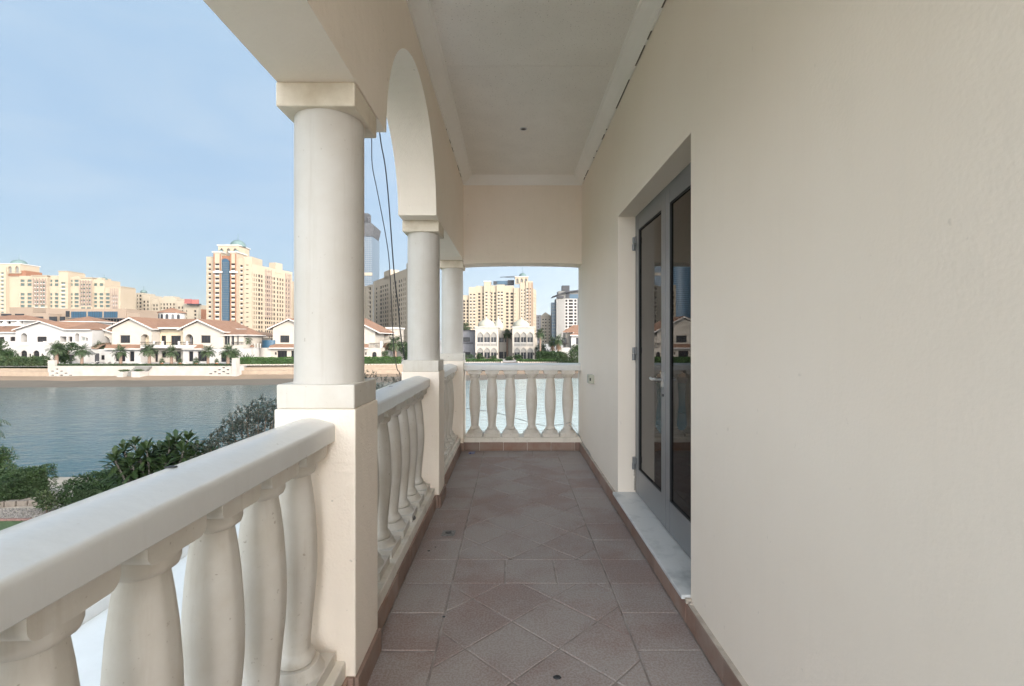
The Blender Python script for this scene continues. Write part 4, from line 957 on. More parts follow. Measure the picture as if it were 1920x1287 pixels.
b = MB(); b.obox(e0 + Vector((0, -.1, -.25)), e1 - e0, (0, .12, 0), (0, 0, .3)); b.build('fascia', M['trim'], rr)
# bay on the right with its small roof
vwall(vb, YV + .3, 418.9, 456.3, 653, 628, [(419.8, 430.7, 629.5, 647.2, False), (433.3, 438.9, 629.5, 647.2, False), (443.8, 447.4, 629.5, 647.2, False)], M['villa_cream'], zb=zm, name='bay')
for q in ((419.8, 430.7, 2), (433.3, 438.9, 1), (443.8, 447.4, 1)): vwin(vb, YV + .3, q[0], q[1], 629.5, 647.2, q[2], frame='mgrey')
balustrade_far(vb, YV - .2, 434, 456.5, 641.5, 647, .3, m='darkframe', thin=True)
hip_roof(vb, K(417, 0, YV).x, K(456.5, 0, YV).x, YV + .3, YV + 7, K(0, 627.6, YV).z, 1.1, ridge=1)
slab(vb, 'parapet', 'trim', 436, 447, 616.5, 619.5, YV + 5, YV + 8)
b = MB(); q0, q1, q2, q3 = K(398, 606, YV + 4), K(418, 603, YV + 9), K(458, 621, YV + 6), K(440, 622, YV + 3.5); b.prism([q0, q1, q2, q3], (0, 0, .16)); b.build('side_roof', M['roof'], vb)
# ground floor and skirt roofs
lo = [(216, 235, 665, 678, False), (242.7, 251.8, 659, 678, False)]
vwall(vb, YV - .6, 196, 263.5, 680, 654, lo, M['villa_white'], thick=3, name='ground_floor', zb=ZG)
for o in lo: vwin(vb, YV - .6, *o[:4], 3 if o[1] - o[0] > 12 else 1)
lo = [(353.9, 362.3, 659.3, 678, False), (370.6, 388, 659.3, 678, False), (414, 424, 662, 679, False)]
vwall(vb, YV - .6, 343, 456.5, 680, 653.5, lo, M['villa_white'], thick=3, name='ground_floor', zb=ZG)
for o in lo: vwin(vb, YV - .6, *o[:4], 3 if o[1] - o[0] > 12 else 1)
lo = [(290.5, 296, 659, 679, False), (303, 311, 659, 671, False), (329, 339, 659, 679, False)]
vwall(vb, YV + 1.2, 263.5, 343, 680, 653, lo, M['villa_cream'], thick=3, name='ground_floor', zb=ZG)
for o in lo: vwin(vb, YV + 1.2, *o[:4], 1 if o[1] - o[0] < 9 else 2)
for x0, x1 in ((196, 263.8), (341, 382)):
    b = MB(); a, c = K(x0, 653.8, YV - 1.4), K(x1, 653.8, YV - 1.4); u, v = K(x0 + 3, 647.6, YV - .02), K(x1 - (2 if x1 > 300 else 0), 647.6, YV - .02)
    b.prism([a, c, v, u], (0, 0, .14)); rr = b.build('skirt_roof', M['roof'], vb); b = MB(); b.obox(a + Vector((0, -.08, -.22)), c - a, (0, .1, 0), (0, 0, .24)); b.build('fascia', M['trim'], rr)
# round lantern tower behind
YC = YV + 9
b = MB(); c = P(308, 599, YC); r = (329 - 286.8) / 2 / F * YC; zt = P(0, 586, YC).z; ze = P(0, 584, YC).z
b.lathe([(r, P(0, 615, YC).z), (r, zt)], (c.x, YC + r, 0), 28); lt = b.build('lantern', M['villa_white'], vb, smooth=True)
b = MB(); b.lathe([(r * 1.13, zt - .05), (r * 1.1, zt + .1), (r * .5, zt + .75), (.05, P(0, 576, YC).z)], (c.x, YC + r, 0), 28); b.build('lantern_roof', M['roof'], lt, smooth=True)
for ang in (-62, -38, -13, 13, 38, 62):
    a = R(ang - 90); u = Vector((math.cos(a), math.sin(a), 0)); s = Vector((-u.y, u.x, 0)); p = Vector((c.x, YC + r, P(0, 599, YC).z)) + u * (r + .01); b = MB(); hwid = .28; pts = [p - s * hwid, p + s * hwid]
    for k in range(7): t_ = math.pi * k / 6; pts.append(p + s * hwid * math.cos(t_) + Vector((0, 0, .85 + .28 * math.sin(t_))))
    b.prism([tuple(q) for q in pts], tuple(u * .04)); b.build('window', M['winglass'], lt)
rebase(vb)

# ---- villa C: cream, centre-left behind the first column --------------------
YC3 = 100.0
vc = thing('villa', 'cream gabled villa partly hidden behind the nearest column', 'villa', (P(600, 680, YC3).x, YC3, ZG), 'villas on the far shore')
zm = P(0, 652, YC3).z
vwall(vc, YC3, 511.4, 577, 652, 615.4, [(525, 542.4, 629.4, 642.7, False), (556, 570, 629, 648, True, 1.2)], M['villa_cream'], gable=[(544.2, 600)], zb=zm)
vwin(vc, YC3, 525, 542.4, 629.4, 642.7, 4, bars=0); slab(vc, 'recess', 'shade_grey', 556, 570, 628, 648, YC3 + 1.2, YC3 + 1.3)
vwall(vc, YC3 + 2, 577, 610, 652, 614, [(584, 596, 630, 648, False)], M['villa_ochre'], thick=5, name='recessed_wall', zb=zm); vwin(vc, YC3 + 2, 584, 596, 630, 648, 2)
vwall(vc, YC3, 610, 703.6, 652, 620, [(622, 634, 628, 648, True), (648, 668, 629.4, 642.7, False), (676, 679.5, 628, 640, False)], M['villa_cream'], gable=[(655, 596)], zb=zm, right=True)
vwin(vc, YC3, 622, 634, 628, 648, 2, arch=True); vwin(vc, YC3, 648, 668, 629.4, 642.7, 4); vwin(vc, YC3, 676, 679.5, 628, 640, 1)
gable_roof(vc, YC3, (507, 615.8), (544.2, 598.6), (581, 615.8), 12); gable_roof(vc, YC3, (603, 619.6), (655, 594.8), (710, 622.4), 12)
b = MB(); e0, e1, r1, r0 = K(579, 615, YC3 + 1), K(606, 615, YC3 + 1), K(650, 598, YC3 + 7), K(550, 598, YC3 + 7); b.prism([e0, e1, r1, r0], (0, 0, .16)); b.build('roof', M['roof'], vc)
lo = [(520, 538, 658, 671.5, False), (545.8, 554.3, 658, 671.5, False), (562, 574, 658, 673, False), (622, 632, 658, 673, False), (645, 664, 658, 673, False), (697.6, 706, 660, 673.5, True)]
vwall(vc, YC3 - .6, 505.5, 715, 678, 652.5, lo, M['villa_cream'], thick=3, name='ground_floor', zb=ZG)
for o in lo: vwin(vc, YC3 - .6, *o[:4], 3 if o[1] - o[0] > 14 else 2, arch=o[4])
for x0, x1 in ((504, 577), (610, 691)):
    b = MB(); a, c = K(x0, 652.4, YC3 - 1.4), K(x1, 652.4, YC3 - 1.4); u, v = K(x0 + 4, 646.6, YC3 - .02), K(x1, 646.6, YC3 - .02)
    b.prism([a, c, v, u], (0, 0, .14)); rr = b.build('skirt_roof', M['roof'], vc); b = MB(); b.obox(a + Vector((0, -.08, -.22)), c - a, (0, .1, 0), (0, 0, .24)); b.build('fascia', M['trim'], rr)
balustrade_far(vc, YC3 - .5, 693, 713, 643.5, 651.5, .3, m='darkframe', thin=True); slab(vc, 'rail_post', 'trim', 712.5, 716.5, 640, 652, YC3 - .7, YC3 - .3)
for x in (517, 671, 686): 
    b = MB(); q = P(x, 663, YC3 - .75); b.box(q.x - .1, q.x + .1, q.y - .05, q.y + .14, q.z - .25, q.z + .25); b.build('wall_lamp', M['darkframe'], vc)
rebase(vc)

# ---- the link building between villas B and C -------------------------------
YK = 104.0
vk = thing('garden_house', 'low house with faded hip roof between the two cream villas', 'house', (P(475, 680, YK).x, YK, ZG))
vwall(vk, YK, 452, 508, 680, 634, [(481.8, 485, 636, 652, True)], M['villa_cream'], thick=8, zb=ZG); vwin(vk, YK, 481.8, 485, 636, 652, 1, arch=True, frame='trim')
b = MB(); e0, e1, r0, r1 = K(450, 632, YK - 1), K(502, 631.6, YK - 1), K(440, 617, YK + 5), K(455, 618.5, YK + 5)
b.prism([e0, e1, r1, r0], (0, 0, .16)); b.prism([e1, e1 + Vector((0, 12, 0)), r1], (0, 0, .16)); rr = b.build('roof', M['roof2'], vk); b = MB(); b.obox(e0 + Vector((0, -.05, -.2)), e1 - e0, (0, .1, 0), (0, 0, .22)); b.build('fascia', M['trim'], rr)
slab(vk, 'wing', 'villa_white', 440, 478, 652.5, 680, YK - 6, YK - 1)
b = MB(); b.prism([K(455, 651, YK - 6.4), K(477, 651, YK - 6.4), K(461, 639, YK - 3)], (0, 0, .16)); b.build('wing_roof', M['roof'], vk)
b = MB(); c = P(499, 660, YK - 5); rC = 1.9; b.lathe([(rC, ZG), (rC, P(0, 652.5, YK - 5).z)], (c.x - .3, YK - 3, 0), 24); b.build('round_wall', M['wallstone'], vk, smooth=True)
b = MB(); b.lathe([(rC * .92, P(0, 652.4, YK - 5).z), (rC * .92, P(0, 638, YK - 5).z)], (c.x, YK - 3, 0), 24); b.build('glass_drum', M['blueglass'], vk, smooth=True)
for x in (477, 483, 488): slab(vk, 'rail_post', 'trim', x - .5, x + .5, 644, 653, YK - 5.2, YK - 5.0)
rebase(vk)

# ---- arch pavilion between villas A and B -----------------------------------
YP = 100.0
vp = thing('garden_house', 'small gabled pavilion with an arch between the two left villas', 'house', (P(190, 680, YP).x, YP, ZG))
vwall(vp, YP, 172, 212, 680, 622.5, [(183, 206, 630, 650, True, 1.5)], M['villa_cream'], gable=[(193, 617)], thick=5, zb=ZG); slab(vp, 'recess', 'shade_grey', 182, 207, 629, 651, YP + 1.5, YP + 1.6)
gable_roof(vp, YP, (170, 623.5), (193, 616.5), (213, 623), 6); slab(vp, 'wing', 'villa_white', 171, 197, 655, 680, YP - 3.5, YP - .1)
b = MB(); b.prism([K(171, 654.6, YP - 3.8), K(184, 654.6, YP - 3.8), K(193, 648, YP - 2.5), K(209, 644, YP - .2), K(172, 644, YP - .2)], (0, 0, .14)); b.build('wing_roof', M['roof2'], vp)
vwin(vp, YP - 3.75, 188.8, 194, 666.5, 675, 1, name='window')
rebase(vp)
pc = thing('pool_canopy', 'grey flat canopy with posts on the terrace of the white villa', 'canopy', (P(155, 680, 90).x, 90, ZG))
b = MB(); a, c = K(128, 665.6, 88), K(183, 665.6, 88); u, v = K(141, 659.5, 90), K(171, 659.5, 90); b.prism([a, c, v, u], (0, 0, .12)); b.build('canopy_roof', M['mgrey'], pc)
b = MB()
for x in (132, 179): q = K(x, 666, 88.3); b.box(q.x - .12, q.x + .12, 88.3, 88.5, ZG, q.z)
q = K(183.5, 663, 88); b.box(q.x - .18, q.x + .18, 87.8, 88.1, ZG, q.z); b.build('post', M['dgrey'], pc); rebase(pc)

# ---- domed villa on the right ------------------------------------------------
YD = 112.0
vd = thing('domed_villa', 'pale villa with onion domes and rows of carved arches seen over the far rail', 'villa', (P(945, 675, YD).x, YD, ZG), 'villas on the far shore')
def dome_block(x0, x1, side_x, cols_, dome):
    ops = []
    for a, c in cols_: ops += [(a, c, 622.8, 649.6, 'ogee', .35), (a, c, 652, 674, 'ogee', .35)]
    vwall(vd, YD, x0, x1, 675, 614.3, ops, M['villa_cream'], thick=9, zb=ZG, name='block', left=False)
    # shaded flank
    b = MB(); A = P(x0, 0, YD); zt = P(0, 614.3, YD).z; b.box(A.x - .0, A.x + .05, YD + .02, YD + 9, ZG, zt - .02); b.build('flank', M['villa_cream'], vd)
    slab(vd, 'cornice', 'trim', x0 - 1.5, x1 + 1.5, 612.6, 614.4, YD - .25, YD + 9.2)
    for a, c in cols_:
        b = MB(); p, q = P(a, 631.8, YD), P(c, 622, YD); b.box(p.x - .05, q.x + .05, YD + .20, YD + .30, p.z, q.z)
        b.build('screen_panel', M['arch_panel'], vd); b = MB()
        p, q = P(a, 660.3, YD), P(c, 651, YD); b.box(p.x - .05, q.x + .05, YD + .20, YD + .30, p.z, q.z); b.build('screen_panel', M['arch_panel'], vd); b = MB()
        p, q = P(a, 649.8, YD), P(c, 644.2, YD); b.box(p.x - .05, q.x + .05, YD + .16, YD + .30, p.z, q.z); b.build('screen_panel', M['arch_panel'], vd)
        b = MB(); p, q = P(a, 644.2, YD), P(c, 642.7, YD); b.box(p.x, q.x, YD + .05, YD + .3, p.z, q.z); b.build('ledge', M['trim'], vd)
        vwin(vd, YD, a + .3, c - .3, 632, 642.7, 2, d=.33, frame='arch_panel'); vwin(vd, YD, a + .3, c - .3, 660.5, 674, 2, d=.33, frame='arch_panel', name='door')
    px, pr_, py0, py1 = dome; c = P(px, py0, YD); r = pr_ / F * YD; h = (py0 - py1) / F * YD; b = MB()
    b.lathe([(r * .94, 0), (r * 1.0, h * .12), (r * .985, h * .26), (r * .90, h * .40), (r * .74, h * .53), (r * .52, h * .64), (r * .30, h * .73), (r * .15, h * .80), (r * .06, h * .88), (.02, h)], (c.x, YD + 4.5, c.z), 32)
    b.build('dome', M['credome'], vd, smooth=True)
dome_block(891.2, 934.3, 887, [(894.4, 906.2), (907.1, 919), (919.8, 931.2)], (910, 16.6, 613, 592.6))
dome_block(960.8, 1002.2, 953.7, [(963.5, 975.2), (976, 987.2), (988.2, 999.6)], (978, 16.2, 613, 593))
c = P(934, 621, YD + 9); b = MB(); r = 1.28; r = 10.5 / F * (YD + 9); h = 27 / F * (YD + 9)
b.lathe([(r * .8, -.3), (r * .9, 0), (r, h * .16), (r * .97, h * .3), (r * .86, h * .45), (r * .66, h * .6), (r * .4, h * .74), (r * .2, h * .84), (.02, h)], (c.x, YD + 10, c.z), 28); b.build('dome', M['credome'], vd, smooth=True)
vwall(vd, YD + 8, 934, 960.8, 675, 620, [(936.5, 944.5, 633.5, 642, False), (947, 951.5, 633.5, 642, False), (936, 944, 660, 673, False), (945.5, 950, 660, 673, False)], M['villa_cream'], thick=4, zb=ZG, name='court_wall')
for q in ((936.5, 944.5, 633.5, 642), (947, 951.5, 633.5, 642), (936, 944, 660, 673), (945.5, 950, 660, 673)): vwin(vd, YD + 8, *q, 1)
lw = [(863, 881, 633, 641.2, False), (869, 882, 660.5, 667.5, False), (845, 858, 633, 641, False)]
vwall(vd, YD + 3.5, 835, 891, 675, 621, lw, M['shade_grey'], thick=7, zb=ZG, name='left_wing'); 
for q in lw: vwin(vd, YD + 3.5, *q[:4], 2)
slab(vd, 'cornice', 'dgrey', 834, 891, 619, 621.2, YD + 3.3, YD + 10); slab(vd, 'string_course', 'dgrey', 835, 887, 642.8, 644.6, YD + 3.3, YD + 3.6)
slab(vd, 'right_wing', 'villa_cream', 1002.3, 1007, 628, 675, YD + 3, YD + 8)
for x in (892.6, 932.5, 962.3, 1000.6): b = MB(); q = P(x, 663.5, YD); b.box(q.x - .1, q.x + .1, YD - .16, YD, q.z - .25, q.z + .2); b.build('wall_lamp', M['darkframe'], vd)
rebase(vd)

# ---- red-roofed villa at the right end --------------------------------------
YR = 106.0
vr = thing('villa', 'cream villa with terracotta hip roofs at the right edge of the far opening', 'villa', (P(1080, 675, YR).x, YR, ZG), 'villas on the far shore')
vwall(vr, YR, 1071, 1130, 675, 629.5, [(1080, 1084.5, 633.5, 646, False), (1092, 1100, 633, 646, False)], M['villa_white'], zb=ZG); vwin(vr, YR, 1080, 1084.5, 633.5, 646, 1); vwin(vr, YR, 1092, 1100, 633, 646, 2)
slab(vr, 'side_wall', 'villa_cream', 1060.5, 1071, 624, 675, YR + 2.5, YR + 8)
vwin(vr, YR + 2.5, 1053.5, 1062, 634, 646, 2, d=-.1); slab(vr, 'balcony_slab', 'villa_white', 1048.5, 1071, 652, 675, YR + .3, YR + 2.4); balustrade_far(vr, YR + .4, 1053.5, 1066, 643.5, 648, .3, m='darkframe', thin=True)
b = MB(); a, c, d_ = K(1055, 623.5, YR + 1), K(1090, 623.5, YR + 1), K(1075, 611, YR + 5); e = K(1120, 611, YR + 5); b.prism([a, c, e, d_], (0, 0, .16)); b.build('roof', M['roof'], vr)
b = MB(); a, c, d_ = K(1069, 628.8, YR - .6), K(1135, 628.8, YR - .6), K(1088, 620, YR + 2); e = K(1125, 620, YR + 2); b.prism([a, c, e, d_], (0, 0, .16)); rr = b.build('roof', M['roof'], vr); b = MB(); b.obox(a + Vector((0, -.1, -.2)), c - a, (0, .1, 0), (0, 0, .26)); b.build('fascia', M['trim'], rr)
rebase(vr)

# ---- annexe right of villa C, seen between the columns -----------------------
YX = 112.0
vx = thing('garden_house', 'beige annexe with flat parapet between the first two columns', 'house', (P(735, 675, YX).x, YX, ZG))
vwall(vx, YX, 724, 746, 675, 617, [(730, 738, 622, 632, False)], M['villa_cream'], thick=6, zb=ZG); vwin(vx, YX, 730, 738, 622, 632, 2); slab(vx, 'cornice', 'trim', 722.5, 747.5, 613.8, 617, YX - .3, YX + 6.2)
slab(vx, 'lower_wing', 'villa_cream', 707, 730, 629, 675, YX - 3, YX - .1); b = MB(); b.prism([K(704, 630, YX - 4), K(728, 630, YX - 4), K(730, 621, YX), K(712, 621, YX)], (0, 0, .14)); b.build('roof', M['roof2'], vx)
b = MB(); b.prism([K(716, 656, YX - 8), K(735, 656, YX - 8), K(735, 645, YX - 4), K(716, 645, YX - 4)], (0, 0, .14)); b.build('porch_roof', M['roof'], vx); slab(vx, 'porch', 'villa_white', 719, 733, 656, 675, YX - 7.5, YX - 4)
slab(vx, 'garden_wall', 'wallstone', 736, 765, 653, 675, YX - 6, YX - 5.6)
c = P(715.5, 652, YX - 5); b = MB(); b.lathe([(.35, 0), (.35, 1.2), (.5, 1.25), (.2, 1.7), (.2, 2.3), (.02, 3.4)], (c.x, c.y, c.z - .2), 12); b.build('finial', M['trim'], vx)
rebase(vx)

# ------------------------------------------------------------------ promenade walls
YW = 82.5; zc = P(0, 687.3, YW).z
gw = thing('retaining_wall', 'long whitewashed garden wall with slots above the far beach', 'wall', (P(265, 706, YW).x, YW, -5))
A, B = P(89.5, 0, YW), P(434.5, 0, YW); ops = []
def slot(px, py, w_=5.6, h_=2.0): 
    p, q = P(px - w_ / 2, py + h_ / 2, YW), P(px + w_ / 2, py - h_ / 2, YW); ops.append((p.x - A.x, q.x - A.x, p.z + 5.2, q.z + 5.2, False, .3))
for x, y in ((106.5, 692.5), (98, 696.3), (115, 696.3), (106.5, 700.2), (123.5, 700.2), (98, 704), (115, 704), (132, 704)): slot(x, y)
for x, y in ((419, 689.9), (411, 693.6), (427, 693.6), (403, 697.4), (419, 697.4), (395, 701.2), (411, 701.2), (427, 701.2)): slot(x, y)
b = MB(); wall(b, (A.x, YW, -5.2), (1, 0, 0), B.x - A.x, zc + 5.2, ops, (0, -1, 0), .3); b.poly([(A.x, YW, zc), (B.x, YW, zc), (B.x, YW + .5, zc), (A.x, YW + .5, zc)]); b.poly([(A.x, YW, -5.2), (A.x, YW + .5, -5.2), (A.x, YW + .5, zc), (A.x, YW, zc)])
b.build('wall_face', M['wallstone'], gw, fix=False)
b = MB(); b.box(A.x, B.x, YW + .3, YW + .5, -5.2, zc - .01); b.build('slot_backing', M['dgrey'], gw)
b = MB(); b.box(A.x, B.x + .3, YW + .5, YW + 14, -5, ZG + .08); b.build('terrace_slab', M['paving'], gw)
slab(gw, 'end_pier', 'wallstone', 89.5, 103, 676, 687.4, YW + .2, YW + .6); slab(gw, 'end_pier', 'wallstone', 434.6, 443.5, 672, 706, YW - .2, YW + .8)
rebase(gw)
st = thing('beach_stairs', 'grey flight of steps between two white planters at the beach wall', 'stairs', (P(243, 706, YW).x, YW, -5.2))
zb, zt = -5.05, ZG + .05; n = 9
for k in range(n):
    p0 = P(230 + k * 2.1, 0, YW - 1.2); b = MB(); z1 = zb + (zt - zb) * (k + 1) / n; b.box(p0.x, p0.x + 2.6, YW - 1.35 + k * .1, YW - .02, z1 - (zt - zb) / n, z1); b.build('step', M['mgrey'], st)
for x0, x1, yt in ((218.5, 231, 697.5), (246, 262.5, 697.0)):
    a, c = P(x0, 708, YW - 2), P(x1, yt, YW - 2); b = MB(); b.box(a.x, c.x, YW - 2, YW - .03, -5.3, c.z); pl_ = b.build('planter', M['wallstone'], st)
    b = MB()
    for _ in range(260): leaf(b, Vector((random.uniform(a.x + .2, c.x - .2), random.uniform(YW - 1.8, YW - .4), c.z + random.uniform(0, .22))), rv() + Vector((0, 0, .6)), rv(), .22, .1)
    b.build('plants', M['leaf_bush'], pl_, fix=False)
rebase(st)
b = MB()
def swall(name, label, m, pxs, pys, Ys, thick, cope=None, group=None):
    """wall that follows pixel points; each (px, top py, bottom py, Y)"""
    t = thing(name, label, 'wall', tuple(P(pxs[0], pys[0][1], Ys[0])), group); b = MB(); k = MB()
    for (x0, (t0, b0), y0), (x1, (t1, b1), y1) in zip(zip(pxs, pys, Ys), list(zip(pxs, pys, Ys))[1:]):
        a, c, d_, e_ = P(x0, b0, y0), P(x1, b1, y1), P(x1, t1, y1), P(x0, t0, y0); b.prism([a, c, d_, e_], (0, thick, 0))
        if cope:
            L = (c - a).length; nn = max(1, int(L / cope))
            for q in range(nn):
                s = e_.lerp(d_, (q + .06) / nn); f = e_.lerp(d_, (q + .80) / nn); k.obox(s + Vector((0, -.06, 0)), f - s, (0, thick + .1, 0), (0, 0, .16))
    b.build('wall_face', m, t)
    if cope: k.build('coping', M['coping'], t)
    rebase(t)
swall('retaining_wall', 'stepped beige garden terrace walls below the green hedge', M['terrace'], [443.5, 560, 770], [(685.2, 690.5), (684.8, 690.2), (684.3, 689.5)], [86.5, 88, 90], .4, cope=.55, group='beige terrace walls')
swall('retaining_wall', 'middle step of the beige terrace walls', M['terrace'], [440, 560, 770], [(689.5, 696), (689.3, 695.5), (688.8, 694.5)], [85.6, 87, 89.2], .8, group='beige terrace walls')
swall('retaining_wall', 'lowest step of the beige terrace walls on the sand', M['terrace'], [436, 560, 770], [(695.5, 703.5), (694.8, 702.5), (694, 701)], [84.8, 86.2, 88.4], .8, group='beige terrace walls')
swall('retaining_wall', 'beige stepped wall under the dark hedge at the far left', M['terrace'], [-120, 0, 89], [(691, 698), (691, 698), (691.5, 698)], [82.6, 82.8, 83], .4, group='beige terrace walls')
swall('retaining_wall', 'lower beige step on the sand at the far left', M['terrace'], [-120, 0, 89], [(697, 706), (697, 706), (697.4, 706)], [82.0, 82.1, 82.3], .4, group='beige terrace walls')
swall('retaining_wall', 'beige wall with coping blocks left of the gap before the domed villa', M['terrace'], [845, 938], [(680.5, 690), (680.3, 690)], [96, 97.5], .4, cope=.45)
swall('retaining_wall', 'beige wall with coping blocks right of the gap before the domed villa', M['terrace'], [972, 1055], [(680.3, 691), (680.3, 691)], [97.5, 98.5], .4, cope=.45)
swall('retaining_wall', 'reddish wall set back in the gap before the domed villa', M['terr'], [937, 974], [(679.2, 690), (679.2, 690)], [99, 99], .4)
for x, l in ((941, 'left'), (972.5, 'right')):
    b = MB(); a, c = P(x - 2, 692, 96.6), P(x + 1.2, 678, 96.6); b.prism([(a.x, 96.6, c.z), (a.x + .3, 96.6, c.z), (c.x + .3, 96.6, a.z), (c.x - .1, 96.6, a.z)], (0, .9, 0)); o = b.build('gate_pier', M['coping']); tag(o, f'pale sloping {l} flank of the steps before the domed villa', 'pier')

# ------------------------------------------------------------------ far shore planting
hedge('hedge', 'dense dark hedge above the beige wall at the far left', 'hedge', M['leaf_bush'], P(-110, 0, 85).x, P(88.5, 0, 85).x, 84, 85.6, ZG - .9, P(0, 671.5, 85).z, 9000, .32, 'hedges on the far shore', rough=.25)
hedge('hedge', 'bright green clipped hedge above the beige terraces', 'hedge', M['leaf_far'], P(444, 0, 89).x, P(743, 0, 89).x, 88, 89.6, ZG - .9, P(0, 671.8, 89).z, 15000, .22, 'hedges on the far shore', rough=.10, skew=lambda x: (x + 50) * .12)
hedge('hedge', 'low green hedge before the left half of the domed villa', 'hedge', M['leaf_far'], P(840, 0, 98).x, P(941, 0, 98).x, 98.5, 99.5, ZG - .3, P(0, 675, 98).z, 4500, .2, 'hedges on the far shore', rough=.08)
hedge('hedge', 'low green hedge before the right half of the domed villa', 'hedge', M['leaf_far'], P(970, 0, 99).x, P(1052, 0, 99).x, 99.5, 100.5, ZG - .3, P(0, 675, 99).z, 4000, .2, 'hedges on the far shore', rough=.08)
hedge('hedge', 'tall dark hedge under the right-hand palms', 'hedge', M['leaf_dark'], P(1008, 0, 103).x, P(1054, 0, 103).x, 102, 104, ZG - .2, P(0, 661.5, 103).z, 5000, .28, 'hedges on the far shore', rough=.2)
hedge('hedge', 'very low dark hedge strip along the terrace of the white wall', 'hedge', M['leaf_dark'], P(104, 0, 83.4).x, P(432, 0, 83.4).x, 83.2, 83.8, ZG, P(0, 683.8, 83.4).z, 9000, .16, 'hedges on the far shore', rough=.05)
def blobs(px0, px1, py0, py1, Y, base_y, n, r):
    c = P((px0 + px1) / 2, base_y, Y); out = []
    for _ in range(n):
        q = P(random.uniform(px0, px1), random.uniform(py0, py1), Y); out.append((q.x - c.x, random.uniform(-.8, .8), q.z - ZG, r * random.uniform(.7, 1.2)))
    return (c.x, Y, ZG), out
def far_tree(label, x0, x1, y0, y1, Y, n, r, leaves, m='leaf_bush', L=.3, name='bushy_tree', cat='tree'):
    base, bl = blobs(x0, x1, y0, y1, Y, 680, n, r); blob_tree(name, label, cat, M[m], base, bl, leaves, L, .09)
far_tree('dense dark tree at the left edge before the white villa', -12, 16, 645, 672, 90, 9, 1.1, 5200, 'leaf_dark')
far_tree('dark bushy tree between the two leftmost far palms', 112, 132, 650, 674, 89, 7, .9, 3600, 'leaf_dark')
far_tree('dark leafy bush right of the cream villa bay', 432, 446, 660, 676, 91, 4, .8, 1500, 'leaf_bush', name='shrub', cat='shrub')
far_tree('big dark rounded bush at the right end of the far shore', 1052, 1090, 664, 690, 95, 9, 1.2, 6500, 'leaf_bush', L=.26, name='shrub', cat='shrub')
far_tree('sunlit bush on the wall before the red-roofed villa', 1070, 1096, 652, 664, 101, 6, .8, 2600, 'leaf_bush', L=.22, name='shrub', cat='shrub')
far_tree('yellowish tree behind the tall palm of the domed villa', 1010, 1024, 636, 668, 112, 7, 1.0, 2600, 'leaf_olive')
far_tree('dark tree between the first two columns right of the annexe', 758, 772, 648, 676, 103, 6, 1.2, 2800, 'leaf_dark')
far_tree('low dark bush under the annexe between the columns', 716, 726, 662, 672, 100, 4, .6, 900, 'leaf_dark', L=.2, name='shrub', cat='shrub')
far_tree('dark shrubs at the foot of the left domed block', 894, 932, 666, 675, 109, 8, .55, 2400, 'leaf_dark', L=.2, name='shrub', cat='shrub')
far_tree('dark shrub at the foot of the right domed block', 963, 974, 664, 674, 109, 5, .6, 1600, 'leaf_dark', L=.2, name='shrub', cat='shrub')
far_tree('dark planting in the shaded gap between the domed blocks', 940, 958, 668, 677, 107, 5, .55, 1400, 'leaf_dark', L=.2, name='shrub', cat='shrub')
far_tree('dark shrubs before the grey left wing of the domed villa', 866, 884, 668, 676, 108, 5, .5, 1200, 'leaf_dark', L=.2, name='shrub', cat='shrub')
FAN = palm_mesh(38, 1.75, 2.35, .24, up=1.02, seed=2, leaf_w=.07, droop=1.15, plume=10)
FAN2 = palm_mesh(34, 1.9, 2.5, .22, up=1.0, seed=9, leaf_w=.07, droop=1.2, plume=10)
TALL = palm_mesh(40, 1.7, 6.0, .20, up=1.15, seed=3, leaf_w=.07, droop=1.3, plume=10)
DEAD = palm_mesh(38, 1.7, 4.3, .22, up=1.1, seed=5, leaf_w=.07, droop=1.3, skirt_=2.6, plume=10)
G1 = 'palms along the white garden wall'
for i, (px, Y, s, l) in enumerate(((106, 85.6, 1.15, 'palm tree in a planter, leftmost of the row before the white villa'), (153.5, 85.4, 1.02, 'palm tree in a planter before the grey canopy, second of the row'), (226, 85.5, .98, 'palm tree before the left gable of the cream villa'),
        (280, 85.4, 1.08, 'full palm tree before the balcony of the cream villa, left of its lower neighbour'), (321.5, 85.6, .98, 'palm tree before the recessed centre of the cream villa'), (390, 85.3, .96, 'palm tree before the right gable of the cream villa'), (427.5, 85.5, 1.05, 'palm tree at the right end of the white garden wall'))):
    palm((FAN, FAN2)[i % 2], l, (P(px, 0, Y).x, Y, ZG + .12), s, i * 1.3, G1)
    a = P(px, 0, 84.7).x; b = MB(); b.box(a - .95, a + .95, 84.9, 86.3, ZG, ZG + .32); o = b.build('planter', M['coping'], bevel=.03, bseg=1); tag(o, l.replace('palm tree in a planter', 'stone planter of the palm').replace('full palm tree', 'stone planter of the palm').replace('palm tree', 'stone planter of the palm').replace(', left of its lower neighbour', ''), 'planter', 'palm planters')
palm(TALL, 'tall slender palm right of the domed villa', (P(1013, 0, 106).x, 106, ZG), 1.0, .5)
palm(DEAD, 'palm with brown dead fronds, left one of the pair before the red-roofed villa', (P(1036, 0, 107).x, 107, ZG), .95, 1.5, 'palms with dead fronds')
palm(DEAD, 'palm with brown dead fronds, fuller right one of the pair before the red-roofed villa', (P(1047, 0, 104.5).x, 104.5, ZG), 1.05, 2.8, 'palms with dead fronds')
palm(TALL, 'palm whose crown leans over the court between the two domed blocks', (P(951, 0, 119).x, 119, ZG), 1.02, 2.2)
palm(TALL, 'palm crown rising behind the grey left wing of the domed villa', (P(873, 0, 124).x, 124, ZG), 1.28, 3.3)
palm(FAN2, 'broad palm before the beige annexe between the first two columns', (P(741, 0, 103).x, 103, ZG), 1.55, 3.3)
